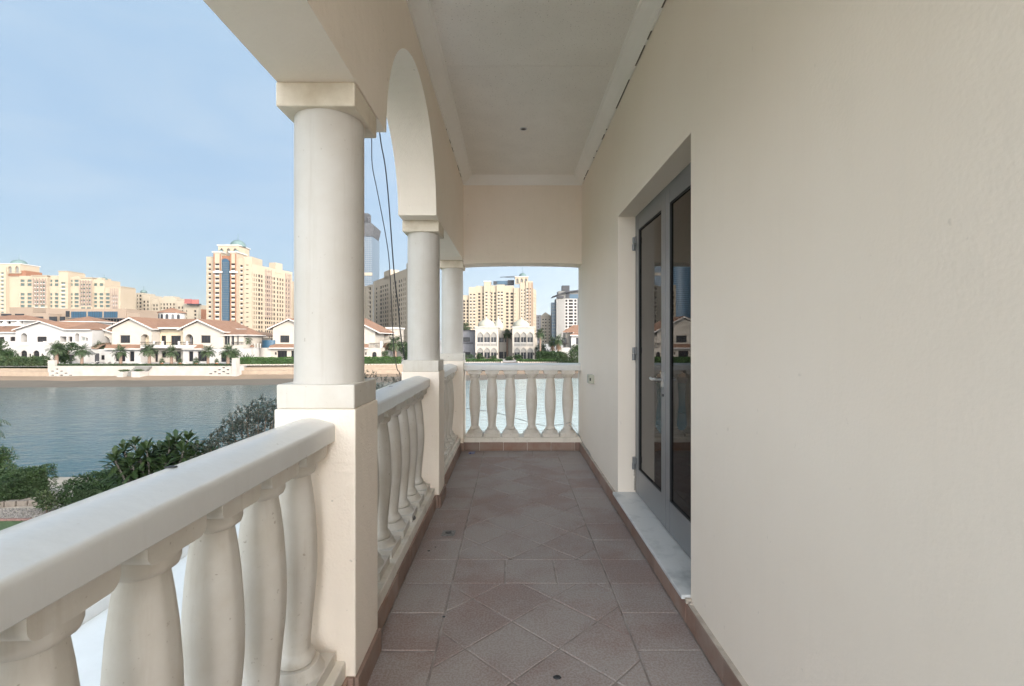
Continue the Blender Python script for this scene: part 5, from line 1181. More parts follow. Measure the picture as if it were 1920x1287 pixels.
palm(FAN, 'spiky palm in the gap between the white villa and the pavilion', (P(187, 0, 98).x, 98, ZG + .6), 1.0, .4)
palm(FAN2, 'palm crown beside the small bay of the cream villa', (P(459, 0, 97).x, 97, ZG + 2.2), 1.0, 1.1)
# banana-like plant
bt = thing('banana_plant', 'upright broad-leaved plant at the left end of the green hedge', 'plant', (P(462, 0, 90.5).x, 90.5, ZG)); b = MB()
for k in range(22):
    az = random.uniform(0, 6.28); d = Vector((math.cos(az) * .5, math.sin(az) * .5, random.uniform(.6, 1.3))); leaf(b, Vector((random.uniform(-.7, .7), 0, .1)), d, rv(), random.uniform(1.4, 2.4), .32)
b.build('leaves', M['palm'], bt, fix=False)
for px, s, l in ((337.5, .33, 'terracotta pot with a small palm before the cream villa balcony'), (367.5, .42, 'terracotta pot with a spiky palm left of the right gable palm'), (406, .26, 'terracotta pot with a thin plant near the right end of the terrace'), (303.5, .34, 'terracotta pot with a bushy plant left of the centre palm')):
    Y = 84.3; t = thing('potted_plant', l, 'potted plant', (P(px, 0, Y).x, Y, ZG + .08), 'potted plants on the terrace'); b = MB(); b.lathe([(.16, 0), (.27, .42), (.29, .42), (.29, .48), (.24, .48)], seg=12); b.build('pot', M['pot'], t, smooth=True)
    o = bpy.data.objects.new('crown', FAN[0]); col.objects.link(o); o.parent = t; o.scale = (s * 1.2, s * 1.2, s * 1.2); o.location = (0, 0, .48 - 2.35 * s * 1.2 + .35)
def lounger(px, Y, l, rz):
    t = thing('sun_lounger', l, 'sun lounger', (P(px, 0, Y).x, Y, ZG + .08), 'terrace loungers', rz); b = MB(); b.box(-1, .45, -.33, .33, .26, .34); b.build('seat', M['trim'], t); b = MB(); b.obox((.45, -.33, .26), (.5, 0, .42), (0, .66, 0), (-.05, 0, .07)); b.build('backrest', M['trim'], t)
    for x in (-.9, .35):
        for y in (-.28, .28): b = MB(); b.box(x - .03, x + .03, y - .03, y + .03, 0, .26); b.build('leg', M['mgrey'], t)
for px, l, rz in ((172, 'white lounger behind the wall left of the black post', .2), (197, 'white lounger right of the black post', 0), (208, 'white lounger farthest right of the black post', .1), (352, 'pale lounger before the right gable of the cream villa', 3.1), (268, 'pale lounger between the palms of the cream villa', 3.0)): lounger(px, 84.6, l, rz)

# ------------------------------------------------------------------ towers
ZB = ZG
def grid_facade(wm, gm, O, U, L, z0, z1, cols_, rows_, N, depth=.8, rail=None, railh=.55):
    O, U, N = Vector((O[0], O[1], 0)), Vector((U[0], U[1], 0)).normalized(), Vector((N[0], N[1], 0)).normalized(); Z = Vector((0, 0, 1))
    pt = lambda u, v, d=0: O + U * u + Z * v - N * d
    us = [0]
    for a, b_ in cols_: us += [a, b_]
    us.append(L)
    vs_ = [z0]
    for a, b_ in rows_: vs_ += [a, b_]
    vs_.append(z1)
    q = lambda m, u0, u1, v0, v1, d=0: m.poly([pt(u0, v0, d), pt(u1, v0, d), pt(u1, v1, d), pt(u0, v1, d)])
    for i in range(0, len(us) - 1, 2): q(wm, us[i], us[i + 1], z0, z1)
    for a, b_ in cols_:
        for j in range(0, len(vs_) - 1, 2): q(wm, a, b_, vs_[j], vs_[j + 1])
        for c, d_ in rows_:
            wm.poly([pt(a, c), pt(a, d_), pt(a, d_, depth), pt(a, c, depth)]); wm.poly([pt(b_, c), pt(b_, d_), pt(b_, d_, depth), pt(b_, c, depth)])
            wm.poly([pt(a, d_), pt(b_, d_), pt(b_, d_, depth), pt(a, d_, depth)]); wm.poly([pt(a, c), pt(b_, c), pt(b_, c, depth), pt(a, c, depth)])
            q(gm, a, b_, c, d_, depth)
            if rail is not None: rail.obox(pt(a, c, -.02), (b_ - a) * U, Z * railh, -N * -.12)
def frows(z0, z1, fh, lo=.22, hi=.82):
    out = []; z = z0
    while z + fh < z1: out.append((z + fh * lo, z + fh * hi)); z += fh
    return out
class Tower:
    def __init__(s, name, label, cat, px, Y, wm='tower', gm='towerwin', group='towers on the skyline'):
        s.t = thing(name, label, cat, (P(px, 0, Y).x, Y, ZB), group); s.w = MB(); s.g = MB(); s.r = MB(); s.m = wm; s.gm = gm; s.Y = Y
    def block(s, x0, x1, yt, cols_=(), fh=3.25, Y=None, D=16, rows_=None, sides=True, rail=False, depth=.5, top_gap=1.0, zb=ZB, lo=.22, hi=.82, m=None):
        Y = Y or s.Y; A, B = P(x0, yt, Y), P(x1, yt, Y); c = [(P(a, 0, Y).x - A.x, P(b_, 0, Y).x - A.x) for a, b_ in cols_]
        zt = A.z; rw = rows_ if rows_ is not None else frows(zb + (zt - top_gap - zb) % fh, zt - top_gap, fh, lo, hi)
        w_ = s.w if m is None else MB()
        grid_facade(w_, s.g, (A.x, Y), (1, 0), B.x - A.x, zb, zt, c, rw if c else [], (0, -1), depth, s.r if rail else None)
        for x in (A.x, B.x): w_.poly([(x, Y, zb), (x, Y + D, zb), (x, Y + D, zt), (x, Y, zt)])
        w_.poly([(A.x, Y, zt), (B.x, Y, zt), (B.x, Y + D, zt), (A.x, Y + D, zt)]); w_.poly([(A.x, Y + D, zb), (B.x, Y + D, zb), (B.x, Y + D, zt), (A.x, Y + D, zt)])
        if m is not None: w_.build('wing', M[m], s.t, fix=False)
        return A, B
    def cornice(s, x0, x1, yt, Y=None, D=16, h=.7, o=.5, m='trim'):
        Y = Y or s.Y; A, B = P(x0, yt, Y), P(x1, yt, Y); b = MB(); b.box(A.x - o, B.x + o, Y - o, Y + D + o, A.z, A.z + h); b.build('cornice', M[m], s.t)
    def angled(s, pa, Ya, pb, Yb, yt, cols_, fh=3.25, top_gap=1.0, depth=.8, rail=False, zb=ZB, lo=.22, hi=.82, flip=False):
        """cols as fractions of the run"""
        A, B = P(pa, yt, Ya), P(pb, yt, Yb); U = Vector((B.x - A.x, Yb - Ya, 0)); L = U.length; N = Vector((U.y, -U.x, 0)) if not flip else Vector((U.y, -U.x, 0))
        if N.y > 0 and abs(N.y) > .3 * N.length: N = -N
        zt = A.z; rw = frows(zb + (zt - top_gap - zb) % fh, zt - top_gap, fh, lo, hi)
        grid_facade(s.w, s.g, A, U, L, zb, zt, [(a * L, b_ * L) for a, b_ in cols_], rw, N, depth, s.r if rail else None); return A, B, N, zt
    def dome(s, px, py, r, Y=None, h=.8, spire=3, mm='coldome', dy=8):
        Y = Y or s.Y; c = P(px, py, Y); b = MB(); pr = [(r * math.cos(a), r * h * math.sin(a)) for a in [k * math.pi / 2 / 8 for k in range(8)]] + [(.15, r * h + .2), (.12, r * h + spire), (.02, r * h + spire + .2)]
        b.lathe([(r * 1.04, -.6)] + pr, (c.x, Y + dy, c.z), 20); b.build('dome', M[mm], s.t, smooth=True)
    def done(s):
        s.w.build('wall', M[s.m], s.t, fix=False)
        if s.g.v:
            o = s.g.build('windows', M[s.gm], s.t, fix=False); o['kind'] = 'stuff'
        if s.r.v: o = s.r.build('balcony_rails', M['trim'], s.t); o['kind'] = 'stuff'
        rebase(s.t)
def box(t, name, m, x0, x1, yt, yb, Y, D): return slab(t, name, m, x0, x1, yt, yb, Y, Y + D)
def belvedere(T, x0, x1, yt, yb, Y, D, n):
    A, B = P(x0, yb, Y), P(x1, yt, Y); W_ = B.x - A.x; hh = B.z - A.z; b = MB(); ops = [(W_ * (k + .22) / n, W_ * (k + .78) / n, hh * .08, hh * .80, 'ogee', 1.2) for k in range(n)]
    wall(b, (A.x, Y, A.z), (1, 0, 0), W_, hh, ops, (0, -1, 0), 1.2)
    for x in (A.x, B.x): b.poly([(x, Y, A.z), (x, Y + D, A.z), (x, Y + D, B.z), (x, Y, B.z)])
    b.poly([(A.x, Y, B.z), (B.x, Y, B.z), (B.x, Y + D, B.z), (A.x, Y + D, B.z)]); b.build('belvedere', M[T.m], T.t, fix=False)
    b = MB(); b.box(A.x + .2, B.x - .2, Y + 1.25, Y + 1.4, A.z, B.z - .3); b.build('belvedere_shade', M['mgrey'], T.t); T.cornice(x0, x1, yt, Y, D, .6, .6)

# G: domed apartment tower
g = Tower('apartment_tower', 'tall cream apartment tower with a dome and blue glass strip left of the nearest column', 'apartment tower', 434, 330)
fh = 3.24
g.block(387, 400.5, 481.5, [(391, 395.5)], fh, 333, rail=True); g.block(443, 457.5, 484, [(444, 447), (450.3, 455)], fh, 332, 14, rail=True); g.block(457.5, 472.3, 481.5, [(461, 466)], fh, 331, 14, depth=.35, lo=.45, hi=.62)
for x0, x1, c in ((400, 414.4, (403.2, 411)), (431.3, 443.2, (433.5, 440.5))):
    g.block(x0, x1, 474, [c], fh, 329, 14, rail=True, top_gap=3.5)
    for xx in ((x0 + .2, x0 + 2), (x1 - 2.4, x1 - .6)): box(g.t, 'pilaster', 'terr', xx[0], xx[1], 476, 640, 328.7, .28)
    g.cornice(x0, x1, 474, 329, 12, .8, .7); box(g.t, 'balcony_ledge', 'trim', x0 - 1, x1 + 1, 508.5, 512, 327.8, 1.2)
    q = P((x0 + x1) / 2, 473, 329); b = MB(); b.lathe([(2.1, .4), (1.8, 1.2), (1, 1.9), (.1, 2.3)], (q.x, 333, q.z), 14); b.build('small_dome', M['coldome'], g.t, smooth=True)
box(g.t, 'attic', 'terr', 414, 431.6, 480, 490, 330, 10)
a, c = P(415.5, 640, 330.4), P(430.5, 492, 330.4); b = MB(); n = 12; r = (c.x - a.x) / 2; pts = [((a.x + c.x) / 2 - r * math.cos(math.pi * k / n), c.z + r * .9 * math.sin(math.pi * k / n)) for k in range(n + 1)]
b.prism([(a.x, 329.9, a.z), (c.x, 329.9, a.z)] + [(p[0], 329.9, p[1]) for p in reversed(pts)], (0, .5, 0)); gs = b.build('glass_strip', M['blueglass'], g.t)
b = MB()
for k in range(48): z = a.z + k * 1.62; (b.box(a.x, c.x, 329.82, 329.88, z, z + .10) if z < c.z else None)
for k in range(1, 6): x = a.x + (c.x - a.x) * k / 6; b.box(x - .05, x + .05, 329.80, 329.815, a.z, c.z)
b.build('mullions', M['mgrey'], gs)
box(g.t, 'core', 'tower', 413.8, 432, 491, 640, 331, 8)
belvedere(g, 409, 447, 461, 484, 334, 14, 3); g.dome(434, 457.5, 4.9, 332, .85, 4.5)
g.angled(447, 334, 460, 341, 463, [(.3, .6)], fh, zb=P(0, 486, 334).z, lo=.2, hi=.9)
fr = [(571, 580), (588, 598), (612, 624), (640, 662), (673, 690), (716, 732), (738, 755), (762, 780), (790, 803), (815, 832), (855, 870), (885, 900), (914, 928), (953, 968), (985, 1000)]
Xa, Xb = P(472.5, 0, 331), P(548, 0, 371)
def run(px):      # pixel -> fraction along the receding wing
    k = (px - CX) / F; s_ = (Xa.x - k * 331) / (k * 40 - (Xb.x - Xa.x)); return s_
g.angled(472.5, 331, 548, 371, 495.5, [(run(380 + a / 6.128), run(380 + b_ / 6.128)) for a, b_ in fr], fh, top_gap=2.5, depth=.35)
g.w.poly([P(472.5, 495.5, 331), (Xb.x, 371, P(0, 495.5, 331).z), (Xb.x - 26, 378, P(0, 495.5, 331).z), (Xa.x - 20, 345, P(0, 495.5, 331).z)])
zt = P(0, 495.5, 331).z
for s0, s1, zz in ((run(516), run(529), 4.6),):
    p, q = Xa.lerp(Xb, s0), Xa.lerp(Xb, s1); b = MB(); b.prism([(p.x + .2, p.y, zt - 3), (q.x + .2, q.y, zt - 3), (q.x - 5, q.y + 1, zt - 3), (p.x - 5, p.y + 1, zt - 3)], (0, 0, 3 + zz)); b.build('turret', M['tower'], g.t)
for s0, s1 in ((run(497), run(508.5)), (run(535), run(545))):
    p, q = Xa.lerp(Xb, s0), Xa.lerp(Xb, s1); b = MB(); U = (q - p)
    zlo = zt - 36
    for f_k in range(5): o_ = p + U * (f_k / 4); b.box(o_.x - .05, o_.x + .35, o_.y - .14, o_.y + .14, zlo, zt - 1.5)
    for k in range(12): z = zlo + k * 3.0; b.obox((p.x + .1, p.y, z), (U.x, U.y, 0), (.25, 0, 0), (0, 0, .3))
    b.build('pink_screen', M['towerp'], g.t)
g.done()
t2 = Tower('apartment_tower', 'pale slab block just behind the right end of the domed tower', 'apartment tower', 552, 400); t2.block(540, 553.5, 528, [], Y=400); t2.angled(553.5, 400, 557, 420, 528, [(.2, .5)], 3.3); t2.done()

# E: long hotel on the left
h = Tower('hotel', 'long cream hotel with green windows and a belvedere at the far left', 'hotel', 100, 395, gm='greenglass'); Yh = 395; fh = 3.2
z1r = frows(P(0, 600, Yh).z, P(0, 541.5, Yh).z, fh, .2, .82); zu = [(P(0, 536.5, Yh).z, P(0, 531.5, Yh).z), (P(0, 529, Yh).z, P(0, 524.5, Yh).z)]
rr_ = z1r + zu
h.block(-60, -1, 517, [(-50, -42), (-30, -22), (-14, -6)], rows_=rr_, Y=Yh); h.block(-1, 11, 500, [(1.5, 7)], fh, Yh - 2, rail=True); h.block(11, 36, 517, [], fh, Yh + 1)
h.block(36, 60, 517.5, [(38, 46), (51, 59)], rows_=rr_, Y=Yh); h.block(60, 88.5, 517.5, [(64.5, 72), (75.5, 84)], fh, Yh - 1.5, rail=True, lo=.25, hi=.85); h.block(88.5, 110, 517, [(90, 98), (102.5, 110.0 - .6)], rows_=rr_, Y=Yh + .8)
h.block(110, 127.5, 509.5, [(114.5, 122.5)], fh, Yh - 2, rail=True, lo=.22, hi=.85, top_gap=5); h.block(127.5, 150, 519, [(128.5, 136), (139.5, 147.3)], rows_=rr_, Y=Yh + .5); h.block(150, 172, 521.5, [(151.5, 160), (162, 170.3)], fh, Yh - 1.5, rail=True, lo=.25, hi=.85)
h.block(172, 196, 524.5, [(174.5, 182), (186.5, 193.5)], rows_=z1r + zu[:1], Y=Yh + .5); h.block(196, 207.5, 539, [(198, 205.5)], rows_=z1r, Y=Yh + 1); h.block(207.5, 226, 538, [(209.5, 220.5)], fh, Yh - 2, rail=True, lo=.22, hi=.85, top_gap=3)
for x0, x1, y in ((60, 88.5, 517.5), (110, 127.5, 509.5), (150, 172, 521.5), (207.5, 226, 538)): h.cornice(x0, x1, y, Yh - 2, 14, .5, .4, 'tower')
for x0, x1, y0, y1 in ((63, 86, 522, 571), (150.8, 171.5, 526, 573), (208.5, 221.5, 541, 585)):
    b = MB(); a, c = P(x0, y1, Yh - 1.8), P(x1, y0, Yh - 1.8)
    for k in range(5): x = a.x + (c.x - a.x) * k / 4; b.box(x - .22, x + .22, Yh - 2.1 - .3, Yh - 1.9, a.z, c.z)
    z = a.z
    while z < c.z: b.box(a.x, c.x, Yh - 2.25, Yh - 2.0, z, z + .35); z += fh
    b.build('pink_screen', M['towerp'], h.t)
box(h.t, 'attic', 'terr', 11, 48, 512, 517.5, Yh, 14); box(h.t, 'attic', 'terr', 38, 48, 507.5, 512, Yh, 14)
belvedere(h, -14, 38, 495.5, 513, Yh - 1, 16, 4); h.dome(17, 493.5, 5.4, Yh, .75, 4.5)
box(h.t, 'attic', 'tower', 172, 190, 521, 524.5, Yh + 3, 10); h.dome(180, 521, 2.2, Yh, .6, 2)
h.done()

# F: cluster of blocks right of the hotel
f = Tower('apartment_block', 'cluster of stepped cream apartment blocks between the hotel and the domed tower', 'apartment block', 300, 440, wm='tower2'); Yf = 440; fh = 3.3
for x0, x1, yt, cols_, dy in ((226, 243, 560, [(229.5, 231)], 0), (243, 255, 551, [(246, 248), (250.5, 252.5)], 3), (255, 267, 549.5, [(256.5, 258.5), (261, 265)], 1), (267, 281, 554, [(268.5, 272), (275.5, 278.5)], -2), (281, 298, 560.8, [(282.5, 285), (287, 290), (292.5, 295.5)], 0),
        (298, 331, 559, [(300, 303), (306, 309), (312, 315), (318, 321), (324.5, 327.5)], 2), (331, 346, 565, [(334, 337), (340.5, 343)], -1)): f.block(x0, x1, yt, cols_, fh, Yf + dy)
f.dome(257, 546.5, 2.6, Yf, .8, 3); box(f.t, 'roof_room', 'tower2', 306, 326, 556, 559.2, Yf + 5, 8)
f.block(346, 371.5, 571.5, [(349, 350.6), (364, 368)], fh, Yf - 4); box(f.t, 'annex', 'terr', 371.5, 378, 580, 640, Yf, 8)
f.done()
sg = thing('rooftop_sign', 'dark red rooftop frame on the cream block left of the domed tower', 'rooftop structure', (P(358, 0, 430).x, 430, P(0, 571, 430).z))
box(sg, 'panel', M['signred'] if 'signred' in M else mat('dark_red_panel', (.16, .045, .04), .7), 345.5, 358.5, 561, 569.5, 431, .8); box(sg, 'panel', mat('dark_red_panel', (.20, .06, .05), .7), 359.2, 372, 562, 570, 431, .8); box(sg, 'base', 'dgrey', 350, 371, 569.5, 572, 431.5, 5); rebase(sg)

# low podium buildings behind the left villas
pd_ = Tower('podium_building', 'low taupe building with dark blue glazing behind the left villas', 'building', 120, 170, wm='taupe', gm='winglass', group=None); Yd = 170
pd_.block(128, 236, 579, [], 3.4, Yd)
for x0, x1 in ((133.5, 161.5), (164.8, 191.5), (194.5, 220)): o = box(pd_.t, 'glazing', 'blueglass', x0, x1, 584.5, 596, Yd - .12, .1); b = MB(); a, c = P(x0, 596, Yd), P(x1, 584.5, Yd); [b.box(a.x + (c.x - a.x) * k / 6 - .04, a.x + (c.x - a.x) * k / 6 + .04, Yd - .16, Yd - .13, a.z, c.z) for k in range(1, 6)]; b.build('mullions', M['dgrey'], o)
box(pd_.t, 'window', 'winglass', 123, 129.5, 583.5, 594.5, Yd - .3, .2); pd_.block(86, 128, 579, [], 3.4, Yd + 1.5); pd_.block(18, 62, 576.5, [], 3.4, Yd + 2); pd_.block(-90, 92, 587.5, [], 3.4, Yd - 3)
for y0, y1 in ((598.5, 612), (614, 624)):
    for k in range(22):
        x = 132 + k * 5.8; 
        if x < 250: box(pd_.t, 'shop_opening', 'winglass', x, x + 3.4, y0, y1, Yd - .35, .3)
box(pd_.t, 'canopy', 'dgrey', 128, 262, 596.8, 598, Yd - 2, 4); box(pd_.t, 'canopy', 'trim', 128, 262, 612.3, 613.3, Yd - 1, 3); pd_.block(220, 262, 587, [], 3.4, Yd + .4)
for x0, x1 in ((48, 80), (92, 106), (112, 121)): box(pd_.t, 'glazing', 'winglass', x0, x1, 594, 603.5, Yd - 3.3, .25)
for x0, x1 in ((2, 20), (28, 44)): box(pd_.t, 'glazing', 'winglass', x0, x1, 588.8, 592, Yd - 3.3, .25)
pd_.done()

# skyscrapers
s = Tower('skyscraper', 'blue-grey glass skyscraper with unfinished crown seen between the first two columns', 'skyscraper', 680, 900, wm='blueglass', group=None)
A, B = P(640, 440, 900), P(697.5, 440, 900)
b = MB(); b.box(A.x, B.x, 900, 950, ZB, B.z); b.build('tower_body', M['skyglass'] if 'skyglass' in M else glass_mat('pale_sky_glass', (.06, .08, .10), .45, .2), s.t)
b = MB()
for k in range(64): z = ZB + 3.6 * k; (b.box(A.x - .2, B.x + .2, 899.5, 899.95, z, z + .9) if z < B.z else None)
k = 0
while A.x + k * 4.2 < B.x: b.box(A.x + k * 4.2, A.x + k * 4.2 + .5, 899.3, 899.45, ZB, B.z); k += 1
o = b.build('spandrels', mat('grey_blue_spandrel', (.10, .115, .13), .7), s.t); box(s.t, 'band', 'tower2', 640, 697.8, 511.5, 517, 898.5, 2)
b = MB(); cA = P(640, 440, 899); zc_ = [(443, 697.5), (437, 699), (425, 702), (421, 701.5)]
b.prism([(P(640, 443, 898).x, 898, P(0, 443, 898).z), (P(697.5, 0, 898).x, 898, P(0, 443, 898).z), (P(700, 0, 898).x, 898, P(0, 434, 898).z), (P(702, 0, 898).x, 898, P(0, 424, 898).z), (P(697, 0, 898).x, 898, P(0, 419, 898).z), (P(640, 0, 898).x, 898, P(0, 417, 898).z)], (0, 45, 0)); b.build('crown', M['crane'], s.t)
b = MB()
for k in range(7): x = P(676 + k * 3, 0, 899).x; b.box(x - .5, x + .5, 899, 901, P(0, 420, 899).z, P(0, 402 + k * .9, 899).z)
for y in (403, 408, 413): b.box(P(660, 0, 899).x, P(694, 0, 899).x, 899.2, 899.9, P(0, y, 899).z, P(0, y - 1.2, 899).z)
b.build('scaffold', M['crane'], s.t); box(s.t, 'core', 'crane', 660, 690, 400, 420, 903, 20)
rebase(s.t)
for _once in (0,):
    s = Tower('skyscraper', 'tall blue glass skyscraper standing behind the nearest column', 'skyscraper', 632, 860, group=None)
    A, B = P(612, 300, 860), P(652, 300, 860); b = MB(); b.lathe([(B.x - A.x - 19, ZB), (B.x - A.x - 19, B.z)], ((A.x + B.x) / 2, 885, 0), 28, R(3)); b.build('tower_body', M['blueglass'], s.t, smooth=True)
    b = MB()
    for k in range(90):
        z = ZB + 3.7 * k
        if z < B.z: b.lathe([(B.x - A.x - 18.7, z), (B.x - A.x - 18.7, z + .8)], ((A.x + B.x) / 2, 885, 0), 28)
    o = b.build('floor_bands', mat('blue_band', (.08, .12, .16), .5), s.t); o['kind'] = 'stuff'; rebase(s.t)
# K and L between the columns
k_ = Tower('apartment_tower', 'narrow beige tower block left of the shaded tower between the columns', 'apartment tower', 690, 345, wm='tower2'); 
k_.angled(699.5, 330, 683.5, 345, 533, [(.25, .5)], 3.2); k_.angled(683.5, 345, 655, 350, 533, [(.2, .35), (.5, .65), (.8, .9)], 3.2)
a, c = P(699.5, 533, 330), P(683.5, 533, 345); k1 = 348 / 330; k_.w.poly([(a.x, 330, a.z), (c.x, 345, a.z), (c.x * 1.045, 361, a.z), (a.x * k1, 348, a.z)]); k_.w.poly([(a.x, 330, ZB), (a.x, 330, a.z), (a.x * k1, 348, a.z), (a.x * k1, 348, ZB)]); k_.done()
l_ = Tower('apartment_tower', 'apartment tower with its shaded flank towards us, between the first two columns', 'apartment tower', 735, 350, wm='tower2')
Xa, Xb = P(765.5, 0, 320), P(700, 0, 395)
def run2(px): k = (px - CX) / F; return (Xa.x - k * 320) / (k * 75 - (Xb.x - Xa.x))
cc = [(168, 178), (198, 211), (216, 224), (232, 243), (248, 256), (270, 276), (290, 297), (304, 315), (330, 341), (346, 355), (363, 370), (376, 382), (398, 404)]
cl_ = sorted([(run2(660 + b_ / 3.786), run2(660 + a / 3.786)) for a, b_ in cc])
A, B, N_, zt = l_.angled(765.5, 320, 700, 395, 503, cl_, 3.25, top_gap=2, depth=.4)
l_.w.poly([(Xa.x, 320, zt), (Xb.x, 395, zt), (Xb.x + 14, 403, zt), (Xa.x + 14, 328, zt)])
d_ = Vector((.87, .5, 0)); p = Vector((Xa.x, 320, 0)); zt2 = zt + 1.5
grid_facade(l_.w, l_.g, (p.x, p.y), d_, 14, ZB, zt2, [(1.5, 3), (6, 7.5), (11, 12.3)], frows(ZB + 1, zt - 1, 3.25), (.5, -.87), .8)
for s0, s1, hh in ((run2(731), run2(720), 4.2), (run2(770), run2(762), 3.5)):
    p, q = Xa.lerp(Xb, max(0, s0)), Xa.lerp(Xb, s1); b = MB(); b.prism([(p.x, p.y, zt - 2), (q.x, q.y, zt - 2), (q.x + 6, q.y + 3, zt - 2), (p.x + 6, p.y + 3, zt - 2)], (0, 0, 2 + hh)); b.build('turret', M['tower2'], l_.t)
l_.done()

# M: tower behind the domed villa
m_ = Tower('apartment_tower', 'broad cream apartment tower with a small blue dome behind the domed villa', 'apartment tower', 935, 470, wm='tower'); Ym = 470; fh = 6.2 / F * Ym
cv = lambda L_: [(860 + a / 6.775, 860 + b_ / 6.775) for a, b_ in L_]
m_.block(840, 879, 554, [(846, 850), (856, 860)] + cv([(58, 83), (100, 122)]), fh, Ym); m_.block(879, 892.5, 538.5, cv([(143, 165), (185, 211)]), fh, Ym - 1.5, rail=True, top_gap=3); m_.block(892.5, 907.5, 536.5, cv([(248, 276), (303, 319)]), fh, Ym + .5, top_gap=3)
m_.block(907.5, 920, 528.5, cv([(340, 366), (397, 405)]), fh, Ym - 2, rail=True, top_gap=6); m_.block(920, 931, 535.5, cv([(410, 428), (450, 472)]), fh, Ym, top_gap=3); m_.block(931, 946, 534, cv([(495, 521), (536, 562)]), fh, Ym - 1.5, rail=True, top_gap=3)
m_.block(946, 963.5, 536, cv([(603, 633), (659, 691)]), fh, Ym + .5, top_gap=3); m_.block(963.5, 975, 540, cv([(712, 719)]), fh, Ym - 1, depth=.3, lo=.4, hi=.7)
m_.block(975, 986, 530, cv([(794, 809), (829, 843)]), fh, Ym - 2, rail=True, top_gap=3); m_.block(986, 999, 527.5, cv([(862, 886), (904, 915)]), fh, Ym - 3, rail=True, top_gap=3)
for x in (991.6, 995.8, 998.6): box(m_.t, 'pilaster', 'terr', x, x + .7, 530, 640, Ym - 3.4, .35)
m_.angled(999, Ym - 3, 1005.5, Ym + 24, 540, [(k / 9 + .03, k / 9 + .07) for k in range(9)], fh)
belvedere(m_, 966, 990, 519.5, 533, Ym - 1, 12, 3); m_.dome(980.5, 517.6, 3.9, Ym - 4, 1.0, 7, dy=8); m_.cornice(907.5, 920, 528.5, Ym - 2, 10)
box(m_.t, 'roof_plant', 'blueglass', 931, 958, 527, 534, Ym + 8, 8); box(m_.t, 'roof_plant', 'dgrey', 925, 932, 527.5, 533, Ym + 8, 6); box(m_.t, 'roof_plant', 'dgrey', 952, 964, 525.5, 534, Ym + 7, 6)
b = MB(); b.tube([P(938, 520.2, Ym + 9), P(969, 518.2, Ym + 9)], .35, 5); b.tube([P(945, 520, Ym + 9), P(969, 521.6, Ym + 9)], .25, 5); b.tube([P(967, 519, Ym + 9), P(967, 527, Ym + 9)], .3, 5); b.build('roof_crane', M['dgrey'], m_.t)
m_.done()
n_ = Tower('apartment_block', 'low orange-tinted block in the gap right of the broad tower', 'apartment block', 1020, 520, wm='tower2'); n_.block(1000, 1014, 591, [(1004, 1006), (1008, 1010)], 3.4, 520, m='shade_grey'); n_.block(1013, 1036, 592, [(1017, 1019.5), (1022, 1024.5), (1029, 1031)], 3.4, 525, rail=True, top_gap=3)
hip_roof(n_.t, P(1016, 0, 525).x, P(1031, 0, 525).x, 526, 536, P(0, 592, 525).z + .2, 3.8, m='tower', name='pyramid_roof'); n_.done()
o_ = Tower('apartment_tower', 'dark modern tower with overhanging roof plate at the right of the far opening', 'apartment tower', 1065, 500, wm='trim'); Yo = 500; fh = 6.08 / F * Yo; cz = lambda L_: [(1000 + a / 7.57, 1000 + b_ / 7.57) for a, b_ in L_]
o_.block(1059.4, 1082.5, 560.5, cz([(455, 486), (501, 563), (580, 614)]), fh, Yo, 20, top_gap=.4, lo=.18, hi=.90, depth=.8); o_.block(1082.5, 1110, 560.5, [(1085, 1095), (1098, 1106)], fh, Yo + 2, 16, m='dgrey', top_gap=.5)
box(o_.t, 'ribbed_core', 'mgrey', 1043, 1059.3, 560.3, 640, Yo, 20)
b = MB(); a, c = P(1043, 640, Yo), P(1059.3, 560.5, Yo)
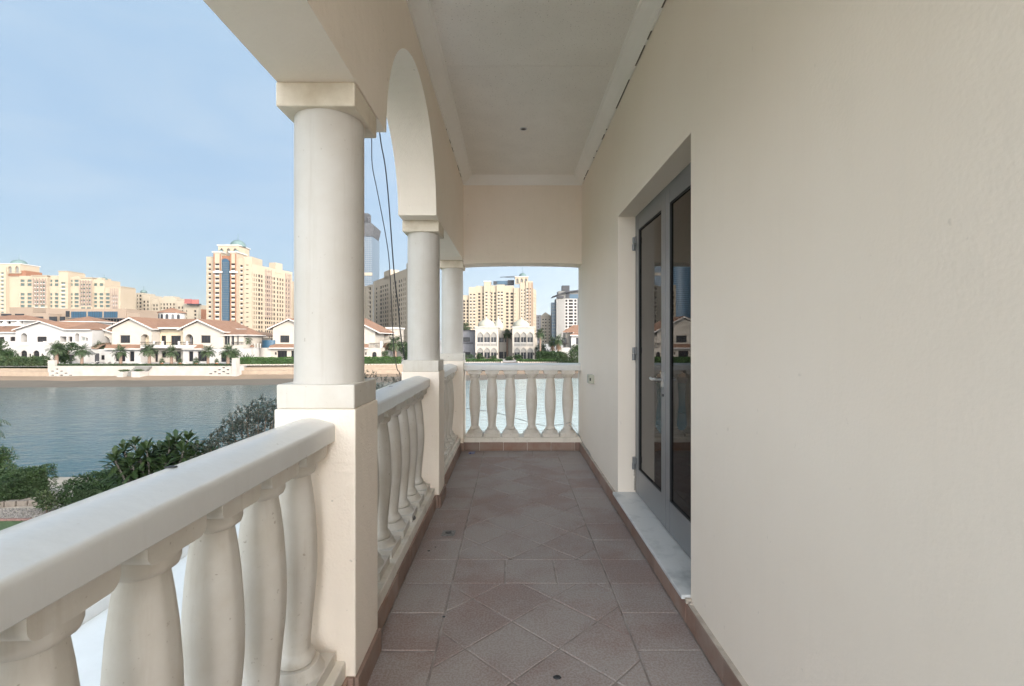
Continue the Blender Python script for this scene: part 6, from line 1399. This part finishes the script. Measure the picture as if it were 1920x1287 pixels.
for k in range(9): x = a.x + (c.x - a.x) * (k + .25) / 9; b.box(x, x + .45, Yo - .5, Yo - .02, a.z, c.z)
b.build('fins', mat('pale_fin', (.22, .21, .195), .7), o_.t)
o_.block(1034.6, 1043, 567.5, [], fh, Yo + 6, 14, m='blueglass'); b = MB(); a, c = P(1034.6, 0, Yo + 5.9), P(1043, 567.5, Yo + 5.9)
for k in range(24): z = ZB + k * fh; (b.box(a.x, c.x, Yo + 5.6, Yo + 5.95, z, z + .5) if z < c.z else None)
b.build('floor_bands', M['mgrey'], o_.t)
box(o_.t, 'penthouse', 'mgrey', 1047, 1110, 546, 560.4, Yo + 2, 16); box(o_.t, 'penthouse_glass', 'blueglass', 1063, 1110, 552, 560.2, Yo + 1.6, .3); box(o_.t, 'penthouse_wall', 'dgrey', 1061, 1068, 543, 560.2, Yo + 1.3, .6); box(o_.t, 'lift_room', 'dgrey', 1054, 1068, 535.6, 546, Yo + 4, 8)
b = MB(); a, c, e_ = P(1035.7, 556, Yo - 3), P(1060, 546.5, Yo - 3), P(1112, 540.5, Yo - 3); b.prism([a, c, c + Vector((0, 0, -1.3)), a + Vector((0, 0, -.4))], (0, 22, 0)); b.prism([c, e_, e_ + Vector((0, 0, -1.2)), c + Vector((0, 0, -1.3))], (0, 22, 0)); b.build('roof_plate', M['dgrey'], o_.t)
box(o_.t, 'terrace_ledge', 'dgrey', 1044, 1057, 555, 559, Yo - 2, 4)
o_.done()

# ------------------------------------------------------------------ thin sea haze over the whole place
hm = bpy.data.materials.new('haze_air'); hm.use_nodes = True; ht = hm.node_tree; ht.nodes.clear()
mo = ht.nodes.new('ShaderNodeOutputMaterial'); pv = ht.nodes.new('ShaderNodeVolumePrincipled')
pv.inputs['Density'].default_value = .00005; pv.inputs['Color'].default_value = (.86, .92, 1, 1); pv.inputs['Anisotropy'].default_value = .3
ht.links.new(pv.outputs[0], mo.inputs['Volume'])
hz = MB(); hz.box(-7300, 7300, -300, 7300, -9.5, 330); ho = hz.build('haze', hm); ho['kind'] = 'stuff'; ho['label'] = 'thin pale sea haze over the lagoon and the skyline'
